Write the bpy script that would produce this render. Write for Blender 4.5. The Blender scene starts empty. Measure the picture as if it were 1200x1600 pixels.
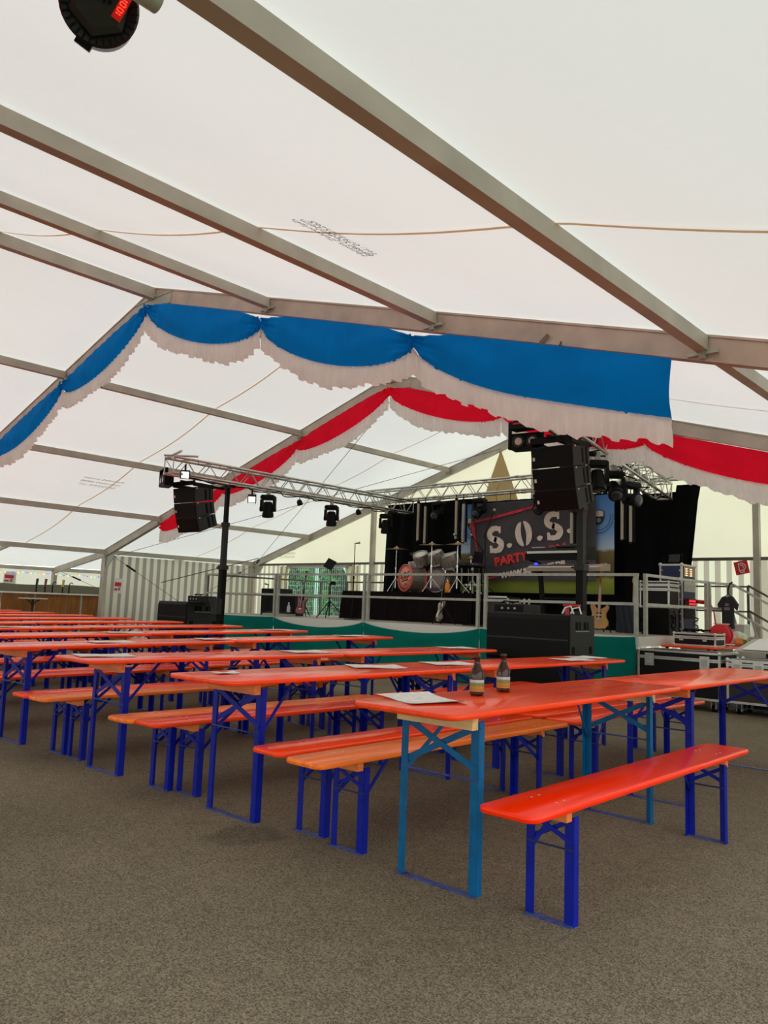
import bpy, math, random
from mathutils import Vector, Matrix
C = bpy.context.scene.collection
PI = math.pi
R = math.radians

# ---------------- camera, sky, exposure ----------------
EYE = 1.27
cd = bpy.data.cameras.new('camera'); cam = bpy.data.objects.new('camera', cd); C.objects.link(cam)
bpy.context.scene.camera = cam
cd.sensor_fit = 'VERTICAL'; cd.sensor_height = 24.0; cd.sensor_width = 18.0
cd.lens = 24.0 * 1235.07 / 1600.0
cd.clip_start = 0.05; cd.clip_end = 400
yaw, pit, rol = 0.74267429, 0.11858294, 0.03698666
fw = Vector((-math.sin(yaw)*math.cos(pit), math.cos(yaw)*math.cos(pit), math.sin(pit)))
rt0 = Vector((math.cos(yaw), math.sin(yaw), 0)); up0 = rt0.cross(fw)
rt = rt0*math.cos(rol) + up0*math.sin(rol); up = -rt0*math.sin(rol) + up0*math.cos(rol)
m = Matrix((rt, up, -fw)).transposed().to_4x4(); m.translation = (0, 0, EYE)
cam.matrix_world = m

w = bpy.data.worlds.new('overcast_sky'); bpy.context.scene.world = w; w.use_nodes = True
wn = w.node_tree; bg = wn.nodes['Background']
bg.inputs[0].default_value = (0.93, 0.97, 1.0, 1); bg.inputs[1].default_value = 2.55
sc = bpy.context.scene
sc.cycles.diffuse_bounces = 8; sc.cycles.max_bounces = 16; sc.cycles.transmission_bounces = 12
sc.view_settings.view_transform = 'Standard'; sc.view_settings.look = 'None'
sc.view_settings.gamma = 1; sc.view_settings.use_curve_mapping = False
sc.view_settings.exposure = 0.0

# ---------------- materials ----------------
def sr(r, g, b):
    f = lambda c: ((c/255+.055)/1.055)**2.4 if c > 10 else c/255/12.92
    return (f(r), f(g), f(b), 1)
MATS = {}
def mat(name, col, rough=.6, metal=0, noise=None, bump=None, coat=0, trans=None, emis=None, rnd=0, spec=.5, obj_coord=True):
    """noise=(scale, amount, (sx,sy,sz)); bump=(scale, strength, (sx,sy,sz)); trans = share of light let through"""
    if name in MATS: return MATS[name]
    m = bpy.data.materials.new(name); m.use_nodes = True; nt = m.node_tree; N = nt.nodes; L = nt.links
    b = N['Principled BSDF']; out = N['Material Output']
    b.inputs['Base Color'].default_value = col; b.inputs['Roughness'].default_value = rough
    b.inputs['Metallic'].default_value = metal; b.inputs['Coat Weight'].default_value = coat
    b.inputs['Coat Roughness'].default_value = .12; b.inputs['Specular IOR Level'].default_value = spec
    tc = N.new('ShaderNodeTexCoord'); co = tc.outputs['Object']
    csock = None
    def ntex(s, sv, det=4):
        mp = N.new('ShaderNodeMapping'); mp.inputs['Scale'].default_value = sv
        L.new(co, mp.inputs[0]); t = N.new('ShaderNodeTexNoise'); t.inputs['Scale'].default_value = s
        t.inputs['Detail'].default_value = det; L.new(mp.outputs[0], t.inputs[0]); return t.outputs[0]
    if noise or rnd:
        mx = N.new('ShaderNodeMix'); mx.data_type = 'RGBA'; mx.blend_type = 'MULTIPLY'; mx.inputs[0].default_value = 1
        mx.inputs['A'].default_value = col
        cr = N.new('ShaderNodeMapRange'); a = noise[1] if noise else 0
        cr.inputs[1].default_value = .3; cr.inputs[2].default_value = .7
        cr.inputs[3].default_value = 1-a; cr.inputs[4].default_value = 1+a
        if noise: L.new(ntex(noise[0], noise[2] if len(noise) > 2 else (1, 1, 1)), cr.inputs[0])
        v = cr.outputs[0]
        if rnd:
            oi = N.new('ShaderNodeObjectInfo'); mr = N.new('ShaderNodeMapRange')
            mr.inputs[3].default_value = 1-rnd; mr.inputs[4].default_value = 1+rnd
            L.new(oi.outputs['Random'], mr.inputs[0]); mm = N.new('ShaderNodeMath'); mm.operation = 'MULTIPLY'
            L.new(v, mm.inputs[0]); L.new(mr.outputs[0], mm.inputs[1]); v = mm.outputs[0]
        L.new(v, mx.inputs['B']); csock = mx.outputs['Result']; L.new(csock, b.inputs['Base Color'])
    nrm = None
    if bump:
        bp = N.new('ShaderNodeBump'); bp.inputs['Strength'].default_value = bump[1]; bp.inputs['Distance'].default_value = .02
        L.new(ntex(bump[0], bump[2] if len(bump) > 2 else (1, 1, 1)), bp.inputs['Height']); nrm = bp.outputs[0]
        L.new(nrm, b.inputs['Normal'])
    if emis:
        b.inputs['Emission Color'].default_value = emis[0]; b.inputs['Emission Strength'].default_value = emis[1]
    if trans:
        tr = N.new('ShaderNodeBsdfTranslucent'); ms = N.new('ShaderNodeMixShader'); ms.inputs[0].default_value = trans
        if csock: L.new(csock, tr.inputs[0])
        else: tr.inputs[0].default_value = col
        if nrm: L.new(nrm, tr.inputs['Normal'])
        L.new(b.outputs[0], ms.inputs[1]); L.new(tr.outputs[0], ms.inputs[2]); L.new(ms.outputs[0], out.inputs[0])
    MATS[name] = m; return m

def stripe_mat(name, c1, c2, axis, period, duty, trans):
    m = mat(name, c1, .8, trans=trans); N = m.node_tree.nodes; L = m.node_tree.links
    tc = N.new('ShaderNodeTexCoord'); sp = N.new('ShaderNodeSeparateXYZ'); L.new(tc.outputs['Object'], sp.inputs[0])
    nz = N.new('ShaderNodeTexNoise'); nz.inputs['Scale'].default_value = .8; L.new(tc.outputs['Object'], nz.inputs[0])
    md = N.new('ShaderNodeMath'); md.operation = 'DIVIDE'; md.inputs[1].default_value = period; L.new(sp.outputs[axis], md.inputs[0])
    fr = N.new('ShaderNodeMath'); fr.operation = 'FRACT'; L.new(md.outputs[0], fr.inputs[0])
    gt = N.new('ShaderNodeMath'); gt.operation = 'GREATER_THAN'; gt.inputs[1].default_value = duty; L.new(fr.outputs[0], gt.inputs[0])
    mx = N.new('ShaderNodeMix'); mx.data_type = 'RGBA'; mx.inputs['A'].default_value = c1; mx.inputs['B'].default_value = c2
    L.new(gt.outputs[0], mx.inputs[0])
    for n in N:
        if n.type == 'BSDF_PRINCIPLED': L.new(mx.outputs['Result'], n.inputs['Base Color'])
        if n.type == 'BSDF_TRANSLUCENT': L.new(mx.outputs['Result'], n.inputs[0])
    return m

M_orange = mat('orange_varnish', sr(254, 70, 16), .2, noise=(3, .1, (7, .35, 7)), bump=(9, .012, (3, .1, 3)), coat=.06, spec=.2, rnd=.07)
M_orange2 = mat('worn_orange_varnish', sr(252, 122, 38), .24, noise=(4, .18, (8, .4, 8)), bump=(25, .08, (3, .2, 3)), coat=.06, spec=.2, rnd=.05)
M_red = mat('red_orange_varnish', sr(255, 48, 2), .2, noise=(3, .04, (6, .5, 6)), bump=(9, .01, (3, .1, 3)), coat=.06, spec=.2)
M_orangewood = mat('orange_batten_wood', sr(232, 124, 52), .5, noise=(5, .2, (1, 6, 6)))
M_palewood = mat('pale_batten_wood', sr(226, 190, 130), .6, noise=(5, .15, (1, 8, 8)))
M_blue = mat('blue_enamel', sr(4, 24, 138), .42, noise=(14, .2), spec=.25)
M_teal = mat('steel_blue_enamel', sr(0, 88, 134), .42, noise=(14, .2), spec=.25)
M_scuff = mat('scuffed_blue_steel', sr(58, 74, 136), .45, metal=.2, noise=(30, .45))
M_rod = mat('blue_grey_rod', sr(60, 72, 120), .35, metal=.5)
M_alu = mat('dull_aluminium', sr(180, 173, 158), .55, metal=.1, noise=(3, .14, (1, 1, 1)), bump=(60, .05))
M_alu2 = mat('brownish_aluminium', sr(192, 168, 154), .55, metal=.1, noise=(4, .16))  # slightly browner tone for the rafters of the nearer frames
M_galv = mat('galvanised_steel', sr(176, 178, 166), .5, metal=.2, noise=(12, .15))
M_truss = mat('truss_aluminium', sr(196, 194, 186), .3, metal=.8, noise=(10, .1))
M_roof = mat('white_roof_tarpaulin', (.765, .77, .715, 1), .7, noise=(.45, .03, (1, .3, 1)), bump=(1.3, 1.2, (.35, 2.2, 1)), trans=.34, spec=.2)
M_cream = mat('cream_gable_tarpaulin', (.93, .88, .66, 1), .7, noise=(.6, .04), bump=(1.2, .3, (1, 1, .4)), trans=.55)
M_tan = mat('sunlit_vent_tan', (.62, .50, .28, 1), .7, trans=.5)  # tan stands for sunlight through the gable vent
M_bluecloth = mat('blue_satin_cloth', sr(0, 126, 214), .8, noise=(3, .07), trans=.35, spec=.08)
M_redcloth = mat('red_satin_cloth', sr(255, 26, 56), .8, noise=(3, .07), trans=.55, spec=.1)
M_ruffle = mat('white_ruffle_cloth', (.92, .84, .81, 1), .9, noise=(6, .05), trans=.5, spec=.1)
M_stripeY = stripe_mat('striped_side_curtain', (.88, .86, .72, 1), (.42, .40, .36, 1), 1, .23, .55, .5)
M_stripeX = stripe_mat('striped_end_curtain', (.92, .90, .68, 1), (.50, .45, .35, 1), 0, .215, .52, .6)
M_black = mat('black_plastic', sr(13, 13, 13), .5, spec=.15)
M_dark = mat('dark_grey_plastic', sr(50, 52, 49), .55, spec=.2, noise=(20, .1))
M_drape = mat('black_molton', sr(12, 12, 13), .95, spec=.1)
M_green = mat('dark_green_skirt_cloth', sr(0, 118, 105), .7, spec=.1, noise=(2, .08), trans=.1)
M_deck = mat('grey_deck_board', sr(150, 142, 128), .7, noise=(6, .12))
M_fascia = mat('white_deck_edge', sr(225, 222, 210), .6)
M_white = mat('white_plastic', sr(225, 225, 220), .5)
M_paper = mat('printed_newsprint', sr(222, 218, 210), .8, noise=(22, .16, (1, 2, 1)))
M_redp = mat('red_paint', sr(205, 30, 38), .5)
M_chrome = mat('chrome', sr(215, 215, 215), .12, metal=1)
M_flight = mat('black_flightcase_ply', sr(22, 20, 20), .5, spec=.2)
M_bluecase = mat('navy_flightcase_ply', sr(32, 38, 84), .5)
M_caseedge = mat('case_edge_aluminium', sr(208, 208, 200), .35, metal=.6, noise=(20, .1))
M_barwood = mat('brown_bar_panel', sr(150, 100, 52), .5, spec=.2, noise=(4, .22, (3, 3, .5)))
M_olive = mat('olive_canopy_cloth', sr(118, 116, 96), .8)
M_rubber = mat('black_rubber', sr(12, 12, 12), .8, spec=.15)
M_brass = mat('cymbal_bronze', sr(170, 140, 90), .3, metal=.9)
M_maroon = mat('dark_maroon', sr(110, 10, 20), .3, coat=.5)

# ---------------- mesh builder ----------------
class MB:
    def __init__(s): s.v = []; s.f = []; s.m = []; s.cur = 0
    def add(s, vs, fs, M=None):
        o = len(s.v)
        s.v += [tuple(M @ Vector(p)) if M is not None else tuple(p) for p in vs]
        s.f += [tuple(i+o for i in f) for f in fs]; s.m += [s.cur]*len(fs); return s
    def box(s, x0, x1, y0, y1, z0, z1, M=None):
        return s.add([(x0,y0,z0),(x1,y0,z0),(x1,y1,z0),(x0,y1,z0),(x0,y0,z1),(x1,y0,z1),(x1,y1,z1),(x0,y1,z1)],
            [(0,3,2,1),(4,5,6,7),(0,1,5,4),(1,2,6,5),(2,3,7,6),(3,0,4,7)], M)
    def cb(s, c, d, M=None, rot=None):
        T = Matrix.Translation(c)
        if rot: T = T @ Matrix.Rotation(R(rot[2]),4,'Z') @ Matrix.Rotation(R(rot[1]),4,'Y') @ Matrix.Rotation(R(rot[0]),4,'X')
        if M is not None: T = M @ T
        return s.box(-d[0]/2, d[0]/2, -d[1]/2, d[1]/2, -d[2]/2, d[2]/2, T)
    def bar(s, p, q, a, b, upv=(0, 0, 1)):
        """rectangular bar p->q, a wide across, b along upv"""
        p = Vector(p); q = Vector(q); d = (q-p); L = d.length; d.normalize()
        u = Vector(upv); x = d.cross(u)
        if x.length < 1e-4: x = d.cross(Vector((1, 0, 0)))
        x.normalize(); z = x.cross(d)
        M = Matrix((x, d, z)).transposed().to_4x4(); M.translation = p
        return s.box(-a/2, a/2, 0, L, -b/2, b/2, M)
    def tube(s, p, q, r, n=8, r2=None):
        p = Vector(p); q = Vector(q); d = (q-p).normalized(); r2 = r if r2 is None else r2
        x = d.orthogonal().normalized(); y = d.cross(x); vs = []
        for c, rr in ((p, r), (q, r2)):
            for i in range(n):
                a = 2*PI*i/n; vs.append(c+(x*math.cos(a)+y*math.sin(a))*rr)
        fs = [(i, (i+1)%n, n+(i+1)%n, n+i) for i in range(n)]+[tuple(range(n-1, -1, -1)), tuple(range(n, 2*n))]
        return s.add(vs, fs)
    def path(s, pts, r, n=6):
        pts = [Vector(p) for p in pts]; vs = []; x = None
        for i, p in enumerate(pts):
            d = (pts[min(i+1, len(pts)-1)]-pts[max(i-1, 0)]).normalized()
            x = d.orthogonal().normalized() if x is None else (x-d*x.dot(d)).normalized()
            y = d.cross(x)
            for k in range(n):
                a = 2*PI*k/n; vs.append(p+(x*math.cos(a)+y*math.sin(a))*r)
        fs = []
        for i in range(len(pts)-1):
            for k in range(n): fs.append((i*n+k, i*n+(k+1)%n, (i+1)*n+(k+1)%n, (i+1)*n+k))
        fs += [tuple(range(n-1, -1, -1)), tuple(range((len(pts)-1)*n, len(pts)*n))]
        return s.add(vs, fs)
    def lathe(s, prof, n=20, M=None):
        vs = []; fs = []
        for r, z in prof:
            for i in range(n): a = 2*PI*i/n; vs.append((r*math.cos(a), r*math.sin(a), z))
        for j in range(len(prof)-1):
            for i in range(n): fs.append((j*n+i, j*n+(i+1)%n, (j+1)*n+(i+1)%n, (j+1)*n+i))
        fs += [tuple(range(n-1, -1, -1)), tuple(range((len(prof)-1)*n, len(prof)*n))]
        return s.add(vs, fs, M)
    def prism(s, poly, t, M=None):
        n = len(poly); vs = [(x, y, 0) for x, y in poly]+[(x, y, t) for x, y in poly]
        return s.add(vs, [tuple(range(n-1, -1, -1)), tuple(range(n, 2*n))]+[(i, (i+1)%n, n+(i+1)%n, n+i) for i in range(n)], M)
    def loops(s, L, M=None, cap=True):
        n = len(L[0]); vs = [p for l in L for p in l]; fs = []
        for j in range(len(L)-1):
            for i in range(n): fs.append((j*n+i, j*n+(i+1)%n, (j+1)*n+(i+1)%n, (j+1)*n+i))
        if cap: fs += [tuple(range(n-1, -1, -1)), tuple(range((len(L)-1)*n, len(L)*n))]
        return s.add(vs, fs, M)
    def grid(s, nu, nv, fn):
        vs = [fn(i/nu, j/nv) for j in range(nv+1) for i in range(nu+1)]
        return s.add(vs, [(j*(nu+1)+i, j*(nu+1)+i+1, (j+1)*(nu+1)+i+1, (j+1)*(nu+1)+i) for j in range(nv) for i in range(nu)])
    def build(s, name, mt, parent=None, smooth=False, world=True):
        me = bpy.data.meshes.new(name)
        vs = s.v
        if parent is not None and world:
            o = world_loc(parent); vs = [(a-o[0], b-o[1], c-o[2]) for a, b, c in s.v]
        me.from_pydata([tuple(p) for p in vs], [], s.f)
        ml = mt if isinstance(mt, (list, tuple)) else [mt]
        for x in ml: me.materials.append(x)
        if len(ml) > 1: me.polygons.foreach_set('material_index', s.m)
        if smooth: me.polygons.foreach_set('use_smooth', [True]*len(me.polygons)); 
        me.update()
        ob = bpy.data.objects.new(name, me); C.objects.link(ob)
        if smooth == 'auto':
            for pl in me.polygons:
                if len(pl.vertices) > 4: pl.use_smooth = False
            try: me.set_sharp_from_angle(angle=R(40))
            except Exception: pass
        if parent is not None: ob.parent = parent
        return ob
def world_loc(o):
    v = Vector((0, 0, 0))
    while o is not None: v += o.location; o = o.parent
    return v
def tag(o, label=None, cat=None, group=None, kind=None):
    if label: o['label'] = label
    if cat: o['category'] = cat
    if group: o['group'] = group
    if kind: o['kind'] = kind
    return o
def thing(name, label, cat, loc=(0, 0, 0), rz=0, group=None, kind=None):
    o = bpy.data.objects.new(name, None); C.objects.link(o); o.empty_display_size = .1
    o.location = loc; o.rotation_euler = (0, 0, rz); return tag(o, label, cat, group, kind)
def copy_tree(o, parent=None):
    c = o.copy(); C.objects.link(c)
    if parent is not None: c.parent = parent
    for ch in o.children: copy_tree(ch, c)
    return c
def struct(o): o['kind'] = 'structure'; return o
def text(body, name, mt, size, M, parent=None, extr=.0, bold=0, align='CENTER', sx=1):
    cu = bpy.data.curves.new(name, 'FONT'); cu.body = body; cu.size = size; cu.extrude = extr; cu.offset = bold
    cu.align_x = align; cu.align_y = 'CENTER'; cu.resolution_u = 3
    t = bpy.data.objects.new(name+'_src', cu); C.objects.link(t)
    me = bpy.data.meshes.new_from_object(t.evaluated_get(bpy.context.evaluated_depsgraph_get()))
    bpy.data.objects.remove(t); bpy.data.curves.remove(cu)
    S = Matrix.Diagonal((sx, 1, 1, 1)); o = world_loc(parent) if parent else Vector((0, 0, 0))
    me.transform(Matrix.Translation(-o) @ M @ S); me.materials.clear(); me.materials.append(mt)
    ob = bpy.data.objects.new(name, me); C.objects.link(ob)
    if parent: ob.parent = parent
    return ob
def frame_m(o, xv, yv):
    x = Vector(xv).normalized(); y = Vector(yv); y = (y-x*y.dot(x)).normalized(); z = x.cross(y)
    M = Matrix((x, y, z)).transposed().to_4x4(); M.translation = o; return M
ss = lambda t: 0 if t <= 0 else 1 if t >= 1 else t*t*(3-2*t)
def fz(x, y):
    return .062*ss((-x-5.3)/2)*ss((y-3)/4.4)*(1-ss((y-7.9)/1.0))
rng = random.Random(4)

# ---------------- the setting ----------------
XR, XL, X0 = .6, -19.8, -9.6           # right eave, left eave, ridge
FR = [-9.4, -4.4, .6, 5.6, 10.6, 15.6]  # frames along the tent
zt = lambda x: 5.56-.30*abs(x-X0)       # top of rafters
# asphalt floor
m_f = mat('asphalt', sr(84, 77, 66), .93, spec=.15)
N = m_f.node_tree.nodes; L = m_f.node_tree.links; b = N['Principled BSDF']
tc = N.new('ShaderNodeTexCoord')
def nz(scale, det=3):
    t = N.new('ShaderNodeTexNoise'); t.inputs['Scale'].default_value = scale; t.inputs['Detail'].default_value = det
    L.new(tc.outputs['Object'], t.inputs[0]); return t.outputs[0]
def ramp(src, a, bb, lo, hi):
    r = N.new('ShaderNodeMapRange'); r.inputs[1].default_value = a; r.inputs[2].default_value = bb
    r.inputs[3].default_value = lo; r.inputs[4].default_value = hi; L.new(src, r.inputs[0]); return r.outputs[0]
vo = N.new('ShaderNodeTexVoronoi'); vo.inputs['Scale'].default_value = 185; L.new(tc.outputs['Object'], vo.inputs[0])
def mul(a, c):
    q = N.new('ShaderNodeMath'); q.operation = 'MULTIPLY'; L.new(a, q.inputs[0]); L.new(c, q.inputs[1]); return q.outputs[0]
sep = N.new('ShaderNodeSeparateColor'); L.new(vo.outputs['Color'], sep.inputs[0])
stone = ramp(sep.outputs[0], 0, 1, .45, 1.62)
big = ramp(nz(.55, 6), .32, .68, .80, 1.12)
mid = ramp(nz(9, 3), .3, .7, .93, 1.07)
vm = N.new('ShaderNodeVectorMath'); vm.operation = 'DISTANCE'; vm.inputs[1].default_value = (-3.55, 2.86, 0); L.new(tc.outputs['Object'], vm.inputs[0])
wob = N.new('ShaderNodeMath'); wob.operation = 'MULTIPLY_ADD'; wob.inputs[1].default_value = .28; L.new(nz(7, 3), wob.inputs[0]); L.new(vm.outputs['Value'], wob.inputs[2])
stain = ramp(wob.outputs[0], .30, .36, .72, 1.0)     # small oily stain beside the second table row
v = mul(mul(mul(stone, big), mid), stain)
mx = N.new('ShaderNodeMix'); mx.data_type = 'RGBA'; mx.blend_type = 'MULTIPLY'; mx.inputs[0].default_value = 1
mx.inputs['A'].default_value = sr(117, 107, 88); L.new(v, mx.inputs['B'])
sp = ramp(nz(60, 1), .73, .76, 0, .5); m2 = N.new('ShaderNodeMix'); m2.data_type = 'RGBA'; L.new(sp, m2.inputs[0])
L.new(mx.outputs['Result'], m2.inputs['A']); m2.inputs['B'].default_value = sr(190, 176, 146)
L.new(m2.outputs['Result'], b.inputs['Base Color'])
bp = N.new('ShaderNodeBump'); bp.inputs['Strength'].default_value = .55; bp.inputs['Distance'].default_value = .004
L.new(vo.outputs['Distance'], bp.inputs['Height']); L.new(bp.outputs[0], b.inputs['Normal'])
g = MB(); x0, x1, y0, y1 = -23.4, 1.0, -9.8, 16.2
g.grid(70, 70, lambda u, v: (x0+(x1-x0)*u, y0+(y1-y0)*v, fz(x0+(x1-x0)*u, y0+(y1-y0)*v)))
struct(g.build('floor', m_f, smooth=True))
g = MB(); g.grid(2, 2, lambda u, v: (-80+140*u, -60+140*v, -.03))
struct(tag(g.build('ground', mat('grass', sr(70, 92, 40), .95, noise=(3, .3))), 'grass and verge around the tent'))

# roof skins: one panel per bay and slope, hung between the frames, with a little sag between purlins
ceil = thing('ceiling', 'white translucent tarpaulin roof of the tent', None, (X0, 3, 2.4), kind='structure')
for i in range(len(FR)-1):
    for sx in (-1, 1):
        g = MB(); xe = XR+.1 if sx > 0 else XL-.1
        def fn(u, v):
            x = X0+(xe-X0)*u; y = FR[i]+(FR[i+1]-FR[i])*v; d = abs(x-X0)
            sag = .035*math.sin(PI*v)*abs(math.sin(PI*d/2.52))
            e = 4*min(v, 1-v)
            wr = .006*math.sin(x*7+math.sin(y*1.7)*2)*math.exp(-3*e) + .004*math.sin(y*9+x)*math.exp(-5*abs(math.sin(PI*d/2.55)))
            return (x, y, zt(x)+.015-sag+wr)
        g.grid(84, 34, fn); g.build('roof_panel', M_roof, ceil, smooth=True)
        # webbing strap across the middle of the bay
    g = MB()
    for sx in (-1, 1):
        xe = XR if sx > 0 else XL; ym = FR[i]+2.83
        def fs(u, v):
            x = X0+(xe-X0)*u; d = abs(x-X0)
            return (x, ym+.03*v+.05*math.sin(PI*((d/2.52)%1)), zt(x)-.002-.04*math.sin(PI*((d/2.52)%1)))
        g.grid(60, 1, fs)
    g.build('webbing_strap', mat('tan_webbing', sr(232, 196, 156), .8, trans=.5), ceil)

# tent frames with rafters, posts and the purlins of the bay behind them
PX = [-17.2, -14.65, -12.1, -9.6, -7.05, -4.55, -2.05]
names = ['aluminium tent frame at the far back behind the camera', 'aluminium tent frame behind the camera',
         'aluminium tent frame over the camera with the red garland', 'aluminium tent frame carrying the blue garland',
         'aluminium tent frame carrying the red garland', 'end gable tent frame behind the stage']
def rafter(g, xa, xb, y, h=.20, w_=.10, f=zt):
    for (dz0, dz1, wd) in ((0, -.018, w_), (-.018, -h+.02, w_-.022), (-h+.02, -h, w_)):
        g.add([(x, y+s*wd/2, f(x)+dz) for x in (xa, xb) for s in (-1, 1) for dz in (dz0, dz1)],
              [(0,1,3,2),(4,6,7,5),(0,4,5,1),(2,3,7,6),(0,2,6,4),(1,5,7,3)])
for i, y in enumerate(FR):
    t = thing('tent_frame', names[i], 'tent frame', (X0, y, 0), group='tent frames')
    for xa, xb in ((XL, X0), (X0, XR)):
        g = MB(); rafter(g, xa, xb, y); g.build('rafter', M_alu2 if i < 4 else M_alu, t)
    g = MB(); rafter(g, X0-.45, X0+.45, y, .17, .125, lambda x: zt(x)-.02); g.build('ridge_sleeve', M_alu, t)
    for x in (XL, XR):
        g = MB(); g.box(x-.09, x+.09, y-.05, y+.05, 0, zt(x)-.14); g.box(x-.15, x+.15, y-.1, y+.1, 0, .015); g.build('post', M_alu, t)
        s = 1 if x == XL else -1
        g = MB(); g.prism([(0, 0), (s*.42, .126-.02), (s*.42, .02), (s*.1, -.28), (0, -.28)], .02, Matrix.Translation((x+s*.05, y+.01, zt(x)-.2)) @ Matrix.Rotation(PI/2, 4, 'X'))
        g.build('knee_plate', M_galv, t)
    for x in PX:
        g = MB(); g.box(x-.11, x+.11, y-.075, y-.05, zt(x)-.16, zt(x)-.135); g.box(x-.02, x+.02, y-.09, y-.05, zt(x)-.19, zt(x)-.12)
        g.build('purlin_bracket', M_galv, t)
for i in range(len(FR)-1):
    for k, x in enumerate([XL+.06]+PX+[XR-.06]):
        za = zt(x); big = x in (X0,)
        h = .12 if not big else .16
        nm = 'eave_beam' if k in (0, 8) else 'purlin'
        g = MB(); w2 = .035 if not big else .045
        g.box(x-w2, x+w2, FR[i]+.05, FR[i+1]-.05, za-.012-h, za-.02)
        g.box(x-w2-.006, x+w2+.006, FR[i]+.05, FR[i+1]-.05, za-.016-h, za-.01-h+.012)
        sl = ['left eave', 'lowest left line', 'middle left line', 'upper left line', 'ridge', 'upper right line', 'middle right line', 'lowest right line', 'right eave'][k]
        bay = ['rearmost bay', 'bay behind the camera', 'bay over the camera', 'bay between the garlands', 'bay above the stage'][i]
        tag(g.build(nm, [M_alu], None), '%s on the %s in the %s' % (nm.replace('_', ' '), sl, bay), 'roof beam', 'roof beams')

# striped side curtains and the gable walls
def curtain(name, p, q, z0, z1, mt, amp=.035, wl=.26, parent=None, seg=None):
    p = Vector(p); q = Vector(q); d = (q-p); Ln = d.length; d.normalize(); nrm = Vector((-d.y, d.x, 0))
    g = MB(); nu = seg or int(Ln/.05)
    def fn(u, v):
        s = u*Ln; a = amp*(.35+.65*(1-v))
        o = p+d*s+nrm*(a*math.sin(2*PI*s/wl+1.2*math.sin(s*1.1))+.01*math.sin(s*2.3+v*3))
        return (o.x, o.y, z0+(z1-z0)*v)
    g.grid(nu, 6, fn); return g.build(name, mt, parent, smooth=True)
wl = thing('wall_left', 'striped white and grey tarpaulin side wall beside the stage', None, (XL, 13, 0), kind='structure')
curtain('curtain', (XL-.02, 10.66, 0), (XL-.02, 15.6, 0), 0, 2.36, M_stripeY, .03, .26, wl)
wr = thing('wall_right', 'striped tarpaulin side wall on the right, left open near the camera for daylight', None, (XR, 3, 0), kind='structure')
curtain('curtain', (XR+.06, 5.6, 0), (XR+.06, 15.6, 0), 0, 2.4, M_stripeY, .03, .26, wr)  # unseen near bays left open so that daylight enters
wb = thing('wall_back', 'cream gable wall behind the camera, left open below for daylight', None, (X0, -9.5, 0), kind='structure')
def gable(parent, y, zlow, mt):
    g = MB()
    for sx in (-1, 1):
        xe = XR if sx > 0 else XL
        g.grid(24, 6, lambda u, v: (X0+(xe-X0)*u, y+.02*math.sin(u*9+v*4), zlow+(zt(X0+(xe-X0)*u)+.0-zlow)*v))
    return g.build('gable_sheet', mt, parent, smooth=True)
gable(wb, -9.45, 2.38, M_cream)  # unseen lower wall left out to let daylight in
wf = thing('wall_front', 'cream gable wall with striped lower curtains behind the stage', None, (X0, 15.6, 0), kind='structure')
gable(wf, 15.68, 2.44, M_cream)
WX0, WX1 = -18.25, -15.5
curtain('curtain', (XL, 15.68, 0), (WX0, 15.68, 0), 0, 2.4, M_stripeX, .03, .3, wf)
curtain('curtain', (WX1, 15.68, 0), (XR, 15.68, 0), 0, 2.4, M_stripeX, .03, .3, wf)
curtain('curtain', (WX0, 15.68, 0), (WX1, 15.68, 0), 0, .82, M_stripeX, .01, .3, wf)
g = MB(); g.box(XL, XR, 15.58, 15.64, 2.38, 2.44); g.build('wall_rail', mat('dark_rail', sr(96, 92, 80), .6), wf)
for x in (-14.65, X0-.02, -4.8):
    top = zt(x)-.15
    g = MB(); g.box(x-.055, x+.055, 15.5, 15.62, 0, top); g.build('gable_post', M_alu, wf)
g = MB(); g.prism([(-.57, 0), (.57, 0), (0, 1.4)], .012, frame_m((-10.6, 15.62, 3.7), (1, 0, 0), (0, 0, 1)))
g.build('vent_patch', M_tan, wf)  # see-through gable vent, its sunlit look painted in tan
# window in the gable wall
win = thing('window_1', 'clear foil window in the gable wall left of the drums', None, ((WX0+WX1)/2, 15.66, .82), kind='structure')
mg = bpy.data.materials.new('clear_foil'); mg.use_nodes = True; nt = mg.node_tree
tb = nt.nodes.new('ShaderNodeBsdfTransparent'); tb.inputs[0].default_value = (.93, .97, .96, 1); gb = nt.nodes.new('ShaderNodeBsdfGlossy'); gb.inputs['Roughness'].default_value = .1
ms = nt.nodes.new('ShaderNodeMixShader'); ms.inputs[0].default_value = .06
nt.links.new(tb.outputs[0], ms.inputs[1]); nt.links.new(gb.outputs[0], ms.inputs[2]); nt.links.new(ms.outputs[0], nt.nodes['Material Output'].inputs[0])
g = MB(); g.box(WX0, WX1, 15.66, 15.665, .82, 2.38); g.build('pane', mg, win)
g = MB()
for a in ((WX0, WX0+.06, .82, 2.38), (WX1-.06, WX1, .82, 2.38), (WX0, WX1, .82, .88), (WX0, WX1, 2.30, 2.38)): g.box(a[0], a[1], 15.645, 15.68, a[2], a[3])
g.build('window_hem', M_white, win)
for xa, xb, lean in ((-18.5, -18.02, .25), (-15.75, -15.2, -.25)):
    g = MB(); g.grid(24, 10, lambda u, v: (xa+(xb-xa)*u*(1-.35*math.sin(PI*(1-v))) + (0 if lean > 0 else .35*(xb-xa)*math.sin(PI*(1-v))), 15.6-.02*math.sin(u*22), .8+1.55*v))
    g.build('gathered_curtain', M_stripeX, win, smooth=True)

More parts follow.
